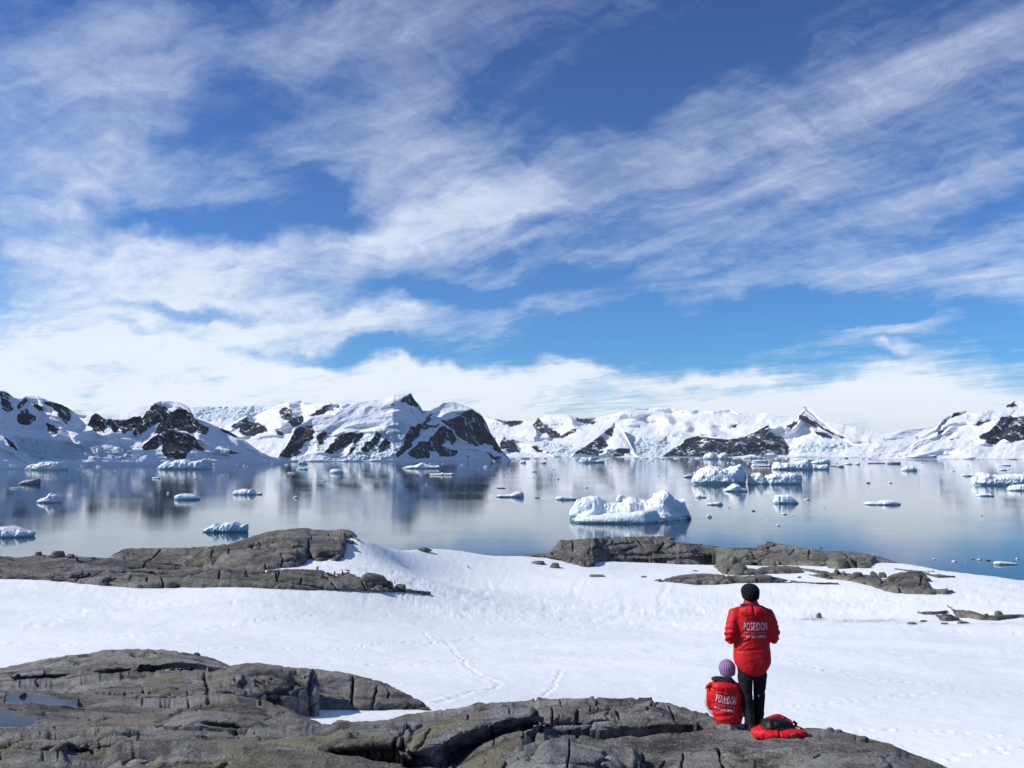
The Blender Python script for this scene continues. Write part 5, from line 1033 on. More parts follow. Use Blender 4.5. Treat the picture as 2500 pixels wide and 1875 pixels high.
scraps([(192, 1227, 7, 2), (57, 1237, 6, 1.2), (410, 1205, 7, 5), (477, 1169.5, 9, 4), (446, 1179, 7, 2), (350, 1188, 4, 2), (410, 1160, 3, 1.5), (204, 1160, 6, 1.6), (228, 1155, 5, 1.8), (242, 1158, 5, 1.6), (192, 1146, 6, 2), (200, 1139, 8, 2.5), (240, 1140, 14, 3), (68, 1192, 3, 1.5), (104, 1179, 4, 1), (300, 1163, 3, 1.3), (166, 1167, 5, 1),
        (533, 1162, 3, 2), (543, 1160, 5, 2), (557, 1160, 3, 1.2), (596, 1138, 7, 3), (604, 1139, 4, 2.4), (665, 1134, 5, 3), (520, 1136, 14, 4), (579, 1135, 4, 1.6), (709, 1166, 3, 1.5), (723, 1196, 3, 1.6), (739, 1220, 3, 1.4), (663, 1145, 8, 1), (345, 1150, 4, 1.2), (280, 1150, 9, 1), (700, 1136, 12, 3)],
       'tiny ice scrap on the dark reflecting water in the left third', 'ice scraps in the left third')
bits = []
for px, py, w, hh in [(1032, 1194, 5, 2), (1041, 1184, 4, 4), (1081, 1133, 4, 3), (1050, 1133, 5, 3), (1128, 1136, 8, 1.2), (1187, 1141, 14, 4), (1209, 1144, 7, 4), (1168, 1147, 3, 1.5), (1132, 1206, 4, 1.6), (1207, 1127, 8, 3), (1243, 1148, 5, 4), (1235, 1154, 4, 2), (1246, 1151, 4, 3), (1303, 1166, 3, 3.5), (1350, 1147, 9, 2), (1297, 1128, 3, 1.4), (1363, 1127, 10, 1.6), (1461, 1170, 3, 2), (863, 1176, 4, 1.5), (833, 1133, 3, 1.3), (920, 1176, 3, 1.5), (852, 1150, 4, 2), (1310, 1170, 3, 1.2), (1150, 1159, 3, 1), (996, 1140, 4, 2)]:
    bits.append((px, py, w, hh))
scraps(bits, 'tiny ice scrap on the water under the great dome and its right side', 'ice scraps in the middle of the bay')
bits = []
for i in range(46):
    px = rnd.uniform(1480, 2060); py = 1121+abs(rnd.gauss(0, 8))+(rnd.random()**3)*26
    if any(abs(px-a) < b for a, b in ((1765, 100),)) and py > 1150: py = 1130+rnd.random()*8
    bits.append((px, py, rnd.uniform(3, 9), rnd.uniform(1.2, 3.2)))
scraps(bits, 'tiny white ice scrap in the crowded brash ice before the dark ridge', 'brash ice scraps before the dark ridge')
bits = [(1250+i*27+rnd.uniform(-9, 9), 1119.5+rnd.random()*1.5, rnd.uniform(10, 30), rnd.uniform(1.5, 3.6)) for i in range(29)]
scraps(bits, 'small ice block lying hard against the far middle shore', 'ice blocks along the far middle shore')
bits = [(2050+i*24+rnd.uniform(-9, 9), 1119.5+rnd.random()*1.6+i*.06, rnd.uniform(8, 26), rnd.uniform(1., 3.)) for i in range(19)] + [(2250, 1131, 6, 2), (2271, 1126, 3, 2), (2363, 1137, 4, 3), (2367, 1149, 3, 1.5), (2327, 1151, 10, 2), (2180, 1149, 6, 1), (2215, 1158, 4, 1), (2245, 1148, 3, 3), (2206, 1177, 3, 1), (2301, 1176, 3, 1.4), (2395, 1148, 3, 1.4), (2295, 1149, 3, 1.2), (2463, 1144, 4, 1.8)]
scraps(bits, 'small ice scrap along or just off the pale right shore', 'ice scraps by the right shore')
# ------------------------------------------------------------------ finding the ground
def bvh_of(names):
    V, T, o = [], [], 0
    for ob in scene.objects:
        if ob.type == 'MESH' and ob.name.split('.')[0] in names:
            n = len(ob.data.vertices); co = np.empty(n*3, np.float32); ob.data.vertices.foreach_get('co', co)
            V.append(co.reshape(-1, 3)); q = np.empty(len(ob.data.loops), np.int32); ob.data.loops.foreach_get('vertex_index', q)
            T.append(q.reshape(-1, 4)+o); o += n
    V = np.concatenate(V); T = np.concatenate(T)
    return BVHTree.FromPolygons([tuple(v) for v in V.tolist()], T.tolist())
GROUND = bvh_of(('foreground_rock', 'rock_headland', 'rock_outcrop', 'snow_field'))
EYE = Vector((0, 0, CAMZ))
def hit(px, py):
    d = Vector(W(px, py, 10.0))-EYE; d.normalize()
    return GROUND.ray_cast(EYE, d)[0]
def drop(x, y, z0=60.0):
    h = GROUND.ray_cast(Vector((x, y, z0)), Vector((0, 0, -1)))[0]
    return h.z if h else 0.0

# ------------------------------------------------------------------ modelling tools
def tube(pts, seg=16, cap=True):
    """pts: (x,y,z,rx,ry) rings; closed tube along the path"""
    pts = [tuple(p) if len(p) == 5 else tuple(p)+(p[3],) for p in pts]
    C = [Vector(p[:3]) for p in pts]; V = []; up0 = Vector((0, 1, 0))
    for i, p in enumerate(pts):
        a = C[max(0, i-1)]; b = C[min(len(C)-1, i+1)]; t_ = (b-a).normalized()
        x = (Vector((1, 0, 0))-t_*t_.x)
        if x.length < .2: x = Vector((0, 0, 1)); x = x-t_*x.dot(t_)
        x.normalize(); y = t_.cross(x)
        for k in range(seg):
            an = 2*math.pi*k/seg; V.append(C[i]+x*math.cos(an)*p[3]+y*math.sin(an)*p[4])
    n = len(pts); Fc = [(i*seg+k, i*seg+(k+1) % seg, (i+1)*seg+(k+1) % seg, (i+1)*seg+k) for i in range(n-1) for k in range(seg)]
    if cap: Fc += [tuple(range(seg))[::-1], tuple((n-1)*seg+k for k in range(seg))]
    return V, Fc
def rings(rs, seg=40, power=2.4):
    """horizontal rings (z,cx,cy,rx,ry)"""
    V = []
    for z, cx_, cy_, rx, ry in rs:
        for k in range(seg):
            a = 2*math.pi*k/seg; c, s = math.cos(a), math.sin(a); q = (abs(c)**power+abs(s)**power)**(-1/power)
            V.append(Vector((cx_+rx*c*q, cy_+ry*s*q, z)))
    n = len(rs); Fc = [(i*seg+k, i*seg+(k+1) % seg, (i+1)*seg+(k+1) % seg, (i+1)*seg+k) for i in range(n-1) for k in range(seg)]
    return V, Fc+[tuple(range(seg))[::-1], tuple((n-1)*seg+k for k in range(seg))]
def ell(c, r, seg=20, rot=None):
    V, Fc = [], []; n = seg//2
    for i in range(n+1):
        th = math.pi*i/n
        for k in range(seg):
            a = 2*math.pi*k/seg; v = Vector((math.sin(th)*math.cos(a)*r[0], math.sin(th)*math.sin(a)*r[1], math.cos(th)*r[2]))
            if rot: v = rot @ v
            V.append(v+Vector(c))
    Fc = [(i*seg+k, (i+1)*seg+k, (i+1)*seg+(k+1) % seg, i*seg+(k+1) % seg) for i in range(n) for k in range(seg)]
    return V, Fc
def join(parts):
    V, Fc = [], []
    for v, f in parts:
        o = len(V); V += [tuple(q) for q in v]; Fc += [tuple(i+o for i in q) for q in f]
    return V, Fc
def solid(name, parts, material, parent, voxel=.012, smooth=4, sub=0, noise=None, fn=None, label=None):
    """fuse closed shapes into one continuous surface, relax it, then crease it"""
    V, Fc = join(parts)
    me = bpy.data.meshes.new(name); me.from_pydata(V, [], Fc); me.update()
    o = bpy.data.objects.new(name, me); COL.objects.link(o)
    if voxel:
        r = o.modifiers.new('r', 'REMESH'); r.mode = 'VOXEL'; r.voxel_size = voxel
    if smooth:
        q = o.modifiers.new('s', 'SMOOTH'); q.iterations = smooth; q.factor = .5
    dg = bpy.context.evaluated_depsgraph_get(); m2 = bpy.data.meshes.new_from_object(o.evaluated_get(dg))
    bpy.data.objects.remove(o)
    m2.name = name
    if fn or noise:
        n = len(m2.vertices); co = np.empty(n*3, np.float32); m2.vertices.foreach_get('co', co); co = co.reshape(-1, 3).astype(float)
        nr = np.empty(n*3, np.float32); m2.vertex_normals.foreach_get('vector', nr); nr = nr.reshape(-1, 3)
        d = np.zeros(n)
        if noise:
            for amp, sc, kind, s_ in noise:
                q = co*np.array(sc); d += amp*(ridged(q, 3, s_) if kind == 'r' else fbm(q, 3, s_))
        if fn: d += fn(co, nr)
        co = co+nr*d[:, None]; m2.vertices.foreach_set('co', co.astype(np.float32).ravel()); m2.update()
    ob = link(name, m2, material, parent)
    if label: ob['label'] = label
    return ob
def skin_body(name, verts, edges, radii, material, parent, sub=2, root=0):
    me = bpy.data.meshes.new(name); me.from_pydata(verts, edges, []); me.update()
    o = bpy.data.objects.new(name, me); COL.objects.link(o)
    sk = o.modifiers.new('k', 'SKIN'); sk.use_smooth_shade = True
    for i, r in enumerate(radii):
        me.skin_vertices[0].data[i].radius = (r, r) if not isinstance(r, tuple) else r
    me.skin_vertices[0].data[root].use_root = True
    s = o.modifiers.new('s', 'SUBSURF'); s.levels = sub; s.render_levels = sub
    dg = bpy.context.evaluated_depsgraph_get(); m2 = bpy.data.meshes.new_from_object(o.evaluated_get(dg)); bpy.data.objects.remove(o)
    return link(name, m2, material, parent)
def empty(name, loc, rz=0, sc=1):
    o = bpy.data.objects.new(name, None); COL.objects.link(o); o.location = loc; o.rotation_euler = (0, 0, rz); o.scale = (sc,)*3; o.empty_display_size = .2
    return o

# ------------------------------------------------------------------ cloth, skin
def cloth(name, col, rough=.65, bscale=60, bump=.25, sheen=.2):
    m, t = mat(name); tc = t.node('ShaderNodeTexCoord').outputs['Object']
    n = t.noise(tc, 9, 5, .6); c = t.mix(t.ramp(n, [(.3, 0.), (.7, 1.)]), [x*.86 for x in col], [min(1, x*1.1) for x in col])
    b = t.bump(t.math('MULTIPLY_ADD', t.noise(tc, bscale, 4), .35, t.noise(tc, 14, 4, .6, .8)), bump, .02)
    t.out(c, rough, b, .3); return m
M_RED = cloth('red_shell', (.62, .012, .018), .55, 70, .35)
M_REDD = cloth('red_collar', (.50, .010, .02), .6)
M_NAVY = cloth('navy_lining', (.015, .018, .045), .8)
M_BLACK = cloth('black_cloth', (.008, .009, .013), .8, 50, .3)
M_GEAR = cloth('black_gear', (.010, .010, .012), .5, 50, .4)
M_HAT = cloth('black_knit', (.006, .007, .010), .95, 160, .5)
M_LILAC = cloth('lilac_knit', (.31, .17, .34), .95, 150, .5)
M_GREYT = cloth('pale_grey_cloth', (.36, .41, .44), .8)
M_SKIN = plain('skin', (.55, .33, .25), .55, .35)
M_WHITE = plain('white_print', (.80, .80, .84), .6)
M_PINK = plain('faded_print', (.66, .30, .36), .6)
M_BOOT = plain('rubber_boot', (.012, .013, .015), .45, .4)
M_PATCH = plain('olive_patch', (.30, .24, .03), .6)

def print_text(body, size, cx_, z, width, jacket, parent, material, tilt=0.0, serif=False, off=.004, space=1.0):
    cu = bpy.data.curves.new('lettering', 'FONT'); cu.body = body; cu.size = size; cu.align_x = 'CENTER'; cu.resolution_u = 3; cu.space_character = space
    pass
    o = bpy.data.objects.new('lettering', cu); COL.objects.link(o)
    dg = bpy.context.evaluated_depsgraph_get(); me = bpy.data.meshes.new_from_object(o.evaluated_get(dg)); bpy.data.objects.remove(o); bpy.data.curves.remove(cu)
    n = len(me.vertices); co = np.empty(n*3, np.float32); me.vertices.foreach_get('co', co); co = co.reshape(-1, 3).astype(float)
    co[:, 0] -= (co[:, 0].min()+co[:, 0].max())/2; co[:, 0] *= width/max(1e-6, np.ptp(co[:, 0])); co[:, 1] *= size/max(1e-6, np.ptp(co[:, 1])); co[:, 1] -= co[:, 1].min()
    c, s = math.cos(tilt), math.sin(tilt)
    x = co[:, 0]*c-co[:, 1]*s+cx_; zz_ = co[:, 0]*s+co[:, 1]*c+z
    bm_ = BVHTree.FromPolygons([tuple(v.co) for v in jacket.data.vertices], [tuple(p.vertices) for p in jacket.data.polygons])
    out = []
    for a, b in zip(x, zz_):
        h = bm_.ray_cast(Vector((a, -1.0, b)), Vector((0, 1, 0)))[0]
        out.append((a, (h.y if h else -.12)-off, b))
    me.vertices.foreach_set('co', np.array(out, np.float32).ravel()); me.update()
    # back-and-front faces: give the print a hair of thickness
    ob = link('lettering', me, material, parent, smooth=False)
    return ob
def lettering(parent, jacket, cx_, z, w, tilt=0.0):
    """three printed lines on the back"""
    def pos(dz): return (cx_-math.sin(tilt)*0-dz*0, z+dz)
    # condensed serif capitals: tall letters plus slab serifs top and bottom
    print_text('POSEIDON', .098, cx_, z, w, jacket, parent, M_WHITE, tilt, True, space=1.15, off=.007)
    print_text('EXPEDITIONS', .020, cx_+math.sin(tilt)*.035, z-.040, w*.98, jacket, parent, M_PINK, tilt, space=1.35)
    print_text('M/V SEA SPIRIT', .030, cx_+math.sin(tilt)*.085, z-.092, w*.98, jacket, parent, M_WHITE, tilt)

# ------------------------------------------------------------------ the standing person
def head(parts_at, parent, body):
    pass
def hand_chain(base, direction, side):
    """palm and five fingers as skin graph pieces, relative to wrist; returns verts, edges, radii"""
    d = Vector(direction).normalized(); up = Vector((0, 0, 1)); sx = d.cross(up).normalized()
    v, e, r = [], [], []
    palm = Vector(base)+d*.045; v.append(palm); r.append(.022)
    for i, (o_, L) in enumerate(((-.027, .062), (-.009, .074), (.009, .070), (.026, .056))):
        k = len(v); a = Vector(base)+d*.085+sx*o_; b = a+d*L*.5+up*-.008; c = a+d*L*.85+up*-.028
        v += [a, b, c]; e += [(0, k), (k, k+1), (k+1, k+2)]; r += [.010, .009, .0075]
    k = len(v); a = Vector(base)+d*.03-sx*side*.03+up*.004; b = a+d*.03-sx*side*.016; c = b+d*.024
    v += [a, b, c]; e += [(0, k), (k, k+1), (k+1, k+2)]; r += [.012, .0105, .009]
    return v, e, r
def body_mesh(joints, parent, hands):
    """one skinned figure; joints dict name->(pos, radius), fixed topology"""
    order = ['pelvis', 'waist', 'chest', 'neck', 'head', 'crown', 'l_sh', 'l_el', 'l_wr', 'r_sh', 'r_el', 'r_wr', 'l_hip', 'l_kn', 'l_an', 'l_toe', 'r_hip', 'r_kn', 'r_an', 'r_toe']
    E = [('pelvis', 'waist'), ('waist', 'chest'), ('chest', 'neck'), ('neck', 'head'), ('head', 'crown'), ('chest', 'l_sh'), ('l_sh', 'l_el'), ('l_el', 'l_wr'), ('chest', 'r_sh'), ('r_sh', 'r_el'), ('r_el', 'r_wr'),
         ('pelvis', 'l_hip'), ('l_hip', 'l_kn'), ('l_kn', 'l_an'), ('l_an', 'l_toe'), ('pelvis', 'r_hip'), ('r_hip', 'r_kn'), ('r_kn', 'r_an'), ('r_an', 'r_toe')]
    V = [Vector(joints[n][0]) for n in order]; Rr = [joints[n][1] for n in order]; ed = [(order.index(a), order.index(b)) for a, b in E]
    for w_, d, s in hands:
        hv, he, hr = hand_chain(joints[w_][0], d, s); k = len(V); V += hv; Rr += hr; ed += [(order.index(w_), k)]+[(a+k, b+k) for a, b in he]
    return skin_body('body', [tuple(v) for v in V], ed, Rr, M_SKIN, parent)
def face(parent, c, s=1.0):
    """nose, ears, eyes on the far side of the head"""
    V = join([ell((c[0], c[1]+.098*s, c[2]-.01), (.014*s, .022*s, .022*s), 10), ell((c[0]-.078*s, c[1], c[2]), (.012*s, .022*s, .034*s), 10), ell((c[0]+.078*s, c[1], c[2]), (.012*s, .022*s, .034*s), 10)])
    me = bpy.data.meshes.new('face'); me.from_pydata(V[0], [], V[1]); link('face', me, M_SKIN, parent)
    e = join([ell((c[0]+k*.031*s, c[1]+.083*s, c[2]+.022*s), (.012*s, .010*s, .008*s), 10) for k in (-1, 1)])
    me = bpy.data.meshes.new('eyes'); me.from_pydata(e[0], [], e[1]); link('eyes', me, M_BOOT, parent)
    e = ell((c[0], c[1]+.088*s, c[2]-.055*s), (.024*s, .008*s, .006*s), 10)
    me = bpy.data.meshes.new('mouth'); me.from_pydata([tuple(v) for v in e[0]], [], e[1]); link('mouth', me, M_PINK, parent)

def standing():
    q = hit(1833, 1784); sc = (q.y+.14)/10.82
    x = float(W(1836, 1600, q.y+.14)[0]); d = q.y+.14
    z0 = q.z; zr = drop(x+.09, d+.10)
    if zr < z0-.3: zr = z0-.05
    root = empty('person', (x, d, z0), 0, sc)
    tag(root, 'person standing with back turned in red parka, black beanie and black trousers', 'person')
    dzr = (zr-z0)/sc
    J = dict(pelvis=((0, .0, .86), .12), waist=((0, 0, 1.04), .11), chest=((0, 0, 1.30), .13), neck=((0, .0, 1.50), .055), head=((0, .02, 1.62), .082), crown=((0, .01, 1.69), .075),
             l_sh=((-.17, 0, 1.42), .06), l_el=((-.275, -.03, 1.12), .045), l_wr=((-.10, .24, 1.15), .028), r_sh=((.17, 0, 1.42), .06), r_el=((.275, -.03, 1.12), .045), r_wr=((.10, .24, 1.15), .028),
             l_hip=((-.09, 0, .80), .085), l_kn=((-.088, -.02, .46), .055), l_an=((-.068, -.09, .08), .038), l_toe=((-.07, .05, .04), .03), r_hip=((.09, 0, .80), .085), r_kn=((.088, .03, .47+dzr*.5), .055), r_an=((.085, .09, .09+dzr), .038), r_toe=((.10, .22, .05+dzr), .03))
    body_mesh(J, root, [('l_wr', (.45, .9, .1), -1), ('r_wr', (-.45, .9, .1), 1)])
    face(root, (0, .02, 1.62))
    def hem(co, nr): return 0*co[:, 0]
    tors = rings([(.655, 0, 0, .15, .12), (.66, 0, 0, .205, .15), (.72, 0, 0, .225, .165), (.82, 0, 0, .230, .168), (.95, 0, 0, .225, .158), (1.08, 0, 0, .212, .150), (1.2, 0, -.005, .218, .152), (1.32, 0, -.01, .232, .152), (1.40, 0, -.01, .225, .142), (1.455, 0, -.005, .175, .12), (1.495, 0, 0, .115, .098), (1.53, 0, 0, .088, .085), (1.535, 0, 0, .05, .05)], 56, 2.3)
    tv = []
    for v in tors[0]:
        k = max(0, (.86-v.z)/.2); k = min(1, k); tv.append(Vector((v.x, v.y, v.z+.135*k*(abs(v.x)/.225)**2.2*(1 if v.y < 0 else 1))))
    sl_ = tube([(-.13, 0, 1.42, .07, .07), (-.20, -.01, 1.40, .086, .088), (-.245, -.03, 1.28, .078, .086), (-.278, -.05, 1.16, .074, .082), (-.272, -.03, 1.095, .068, .07), (-.235, .05, 1.10, .062, .062), (-.16, .16, 1.125, .052, .054), (-.11, .22, 1.145, .045, .046)], 18)
    sr_ = tube([(-a[0], a[1], a[2], a[3], a[4]) for a in [(-.13, 0, 1.42, .07, .07), (-.20, -.01, 1.395, .086, .088), (-.24, -.03, 1.28, .078, .086), (-.270, -.05, 1.16, .074, .082), (-.266, -.03, 1.10, .068, .07), (-.23, .05, 1.105, .062, .062), (-.16, .16, 1.13, .052, .054), (-.11, .22, 1.15, .045, .046)]], 18)
    def fold(co, nr):
        x, y, z = co.T
        d_ = np.zeros(len(co))
        d_ += -.010*np.exp(-((z-(.985+.03*x/.2))/.012)**2)*(np.abs(x) < .21)         # waist seam
        arm = np.abs(x) > .215
        d_ += np.where(arm, .009*np.sin((z*1.0+y*.5)*95+3*fbm(co*9, 2, 3)), 0)*np.exp(-((z-1.14)/.12)**2)
        # creases running from the armpits to the small of the back
        for s_ in (-1, 1):
            u_ = (x*s_-.20)*.8+(z-1.26)*1.0; d_ += .006*np.sin(u_*75+4*fbm(co*6, 2, 7))*np.exp(-((x*s_-.13)/.07)**2)*np.exp(-((z-1.10)/.11)**2)
        return d_
    jk = solid('jacket', [(tv, tors[1]), sl_, sr_], M_RED, root, .011, 5, noise=[(.007, (7, 7, 5), 'f', 1), (.005, (18, 18, 11), 'r', 2)], fn=fold)
    solid('collar', [rings([(1.485, 0, .0, .098, .092), (1.515, 0, 0, .095, .09), (1.555, 0, .002, .088, .084), (1.568, 0, .004, .080, .078)], 32, 2)], M_REDD, root, .009, 2, noise=[(.004, (14, 14, 20), 'f', 5)])
    solid('hood_lining', [ell((.015, -.045, 1.492), (.165, .088, .036), 24, Matrix.Rotation(R(7), 3, 'Y'))], M_NAVY, root, .009, 3, noise=[(.005, (12, 12, 12), 'f', 5)])
    solid('hood', [ell((-.005, -.105, 1.435), (.172, .075, .075), 24, Matrix.Rotation(R(3), 3, 'Y')), ell((.0, -.120, 1.395), (.115, .055, .062), 20)], M_RED, root, .009, 4,
          noise=[(.012, (9, 9, 9), 'r', 12), (.006, (20, 20, 20), 'f', 13)], fn=lambda co, nr: -.012*np.exp(-((co[:, 0]+.01)/.012)**2)*(co[:, 1] < -.1))
    solid('beanie', [ell((0, .005, 1.672), (.118, .122, .103), 28), rings([(1.575, 0, .0, .094, .10), (1.60, 0, .0, .108, .112), (1.66, 0, 0, .116, .12)], 28, 2)], M_HAT, root, .010, 3, noise=[(.006, (10, 10, 10), 'f', 15)])
    solid('trousers', [rings([(.60, 0, 0, .16, .12), (.70, 0, 0, .18, .13), (.82, 0, 0, .185, .135), (.95, 0, 0, .17, .12)], 28, 2.4),
                       tube([(-.088, 0, .80, .095, .11), (-.093, .0, .62, .088, .10), (-.088, -.02, .45, .072, .08), (-.078, -.05, .28, .066, .072), (-.068, -.085, .12, .060, .066), (-.066, -.09, .07, .058, .062)], 18),
                       tube([(.088, 0, .80, .095, .11), (.093, .01, .62, .088, .10), (.090, .03, .46, .072, .08), (.088, .055, .30+dzr*.5, .066, .072), (.086, .085, .13+dzr, .062, .066), (.086, .09, .08+dzr, .060, .062)], 18)], M_BLACK, root, .011, 3,
          noise=[(.008, (12, 12, 16), 'r', 21), (.006, (6, 6, 6), 'f', 22)])
    for sx, yy0, zz0 in ((-.068, -.09, 0), (.088, .09, dzr)):
        b = solid('boot', [rings([(zz0+.0, sx, yy0+.05, .046, .135), (zz0+.03, sx, yy0+.05, .050, .140), (zz0+.06, sx, yy0+.04, .048, .12), (zz0+.09, sx, yy0+.01, .050, .075), (zz0+.20, sx, yy0, .052, .058)], 24, 2.4)], M_BOOT, root, .009, 2, noise=[(.004, (18, 18, 18), 'f', 31)])
    lettering(root, jk, .012, 1.222, .292)
    for sx, zz_ in ((-.065, .36), (.058, .40)):
        me = bpy.data.meshes.new('reflector'); v, f = ell((sx, -.075 if sx < 0 else -.045, zz_), (.010, .008, .015), 10); me.from_pydata([tuple(q) for q in v], [], f); link('reflector', me, M_WHITE, root)
    return root
standing()

def seated():
    q = hit(1774, 1766); d = q.y+.15; sc = d/10.7
    x = float(W(1776, 1700, d)[0]); z0 = q.z
    root = empty('person', (x, d, z0-.02), 0, sc)
    tag(root, 'person sitting on the rock in red parka and lilac knitted hat', 'person')
    J = dict(pelvis=((0, .0, .10), .12), waist=((-.01, 0, .22), .11), chest=((-.03, 0, .36), .12), neck=((-.01, .01, .52), .052), head=((.01, .03, .62), .080), crown=((.01, .02, .68), .072),
             l_sh=((-.18, 0, .43), .055), l_el=((-.22, .04, .22), .042), l_wr=((-.10, .25, .17), .027), r_sh=((.12, 0, .42), .055), r_el=((.19, .05, .17), .042), r_wr=((.12, .26, .15), .027),
             l_hip=((-.08, .06, .08), .08), l_kn=((-.16, .32, .13), .055), l_an=((.02, .44, .03), .038), l_toe=((.12, .46, .02), .03), r_hip=((.08, .06, .08), .08), r_kn=((.23, .20, .10), .05), r_an=((.10, .38, .03), .038), r_toe=((.0, .42, .02), .03))
    body_mesh(J, root, [('l_wr', (.5, .8, -.1), -1), ('r_wr', (-.5, .8, -.1), 1)])
    face(root, (.01, .03, .62))
    tors = rings([(-.005, .0, 0, .13, .12), (.005, .0, 0, .160, .15), (.06, .0, 0, .172, .165), (.15, -.012, 0, .182, .165), (.25, -.025, -.01, .190, .155), (.34, -.035, -.015, .205, .150), (.41, -.038, -.01, .200, .14), (.455, -.03, 0, .160, .12), (.495, -.02, .005, .11, .10), (.53, -.01, .01, .07, .07)], 48, 2.3)
    ar = tube([(.08, 0, .43, .065, .07), (.135, .0, .40, .078, .085), (.155, .0, .30, .070, .08), (.170, .02, .20, .066, .075), (.168, .08, .14, .060, .062), (.14, .18, .14, .052, .052), (.12, .24, .15, .044, .044)], 16)
    al = tube([(-.14, 0, .43, .065, .07), (-.185, .0, .40, .070, .08), (-.205, .01, .30, .062, .072), (-.200, .04, .21, .058, .066), (-.17, .12, .17, .052, .056), (-.12, .22, .17, .046, .046)], 16)
    def fold(co, nr):
        x, y, z = co.T
        return .006*np.sin((z-.25*x)*85+5*fbm(co*7, 2, 5))*np.exp(-((z-.12)/.09)**2) + .005*np.sin((z+.5*x)*70+4*fbm(co*8, 2, 9))*(x > .1)
    jk = solid('jacket', [tors, ar, al], M_RED, root, .011, 4, noise=[(.010, (7, 7, 7), 'f', 41), (.006, (15, 15, 13), 'r', 42)], fn=fold)
    solid('hood_lining', [ell((-.055, -.035, .505), (.155, .085, .045), 24, Matrix.Rotation(R(8), 3, 'Y'))], M_NAVY, root, .009, 3, noise=[(.006, (12, 12, 12), 'f', 45)])
    solid('hood', [ell((-.05, -.10, .430), (.165, .075, .072), 24, Matrix.Rotation(R(6), 3, 'Y')), ell((-.045, -.125, .385), (.13, .05, .055), 20), tube([(-.17, -.06, .47, .035, .03), (-.215, -.05, .465, .028, .02), (-.25, -.05, .44, .018, .012), (-.285, -.05, .405, .006, .005)], 12)], M_RED, root, .008, 3,
          noise=[(.010, (9, 9, 9), 'r', 46), (.005, (22, 22, 22), 'f', 47)])
    def rib(co, nr):
        a = np.arctan2(co[:, 1]-.02, co[:, 0]-.008); return .0028*np.cos(a*26)*ss(.50, .60, co[:, 2])
    solid('knitted_hat', [ell((.008, .02, .645), (.100, .108, .100), 28), rings([(.560, .012, .02, .086, .092), (.60, .01, .02, .096, .102), (.65, .008, .02, .099, .107)], 28, 2)], M_LILAC, root, .007, 3, fn=rib)
    solid('trousers', [tube([(-.06, .0, .08, .09, .09), (-.12, .18, .10, .078, .078), (-.16, .32, .13, .062, .062), (-.06, .40, .07, .055, .055), (.02, .44, .04, .05, .05)], 16), tube([(.06, .0, .07, .085, .08), (.17, .12, .075, .072, .070), (.225, .20, .085, .066, .070), (.17, .30, .06, .055, .055), (.10, .38, .04, .05, .05)], 16)], M_GREYT, root, .012, 3, noise=[(.009, (11, 11, 11), 'r', 51)])
    for sx, sy, a in ((.10, .46, R(-60)), (.02, .44, R(60))):
        solid('boot', [tube([(sx-.07*math.sin(a)*-1, sy-.05, .04, .04, .045), (sx, sy, .04, .045, .05), (sx+.10*math.sin(a)*-1, sy+.05, .035, .04, .036)], 14)], M_BOOT, root, .01, 2)
    lettering(root, jk, -.062, .262, .236, R(-8))
    return root
seated()

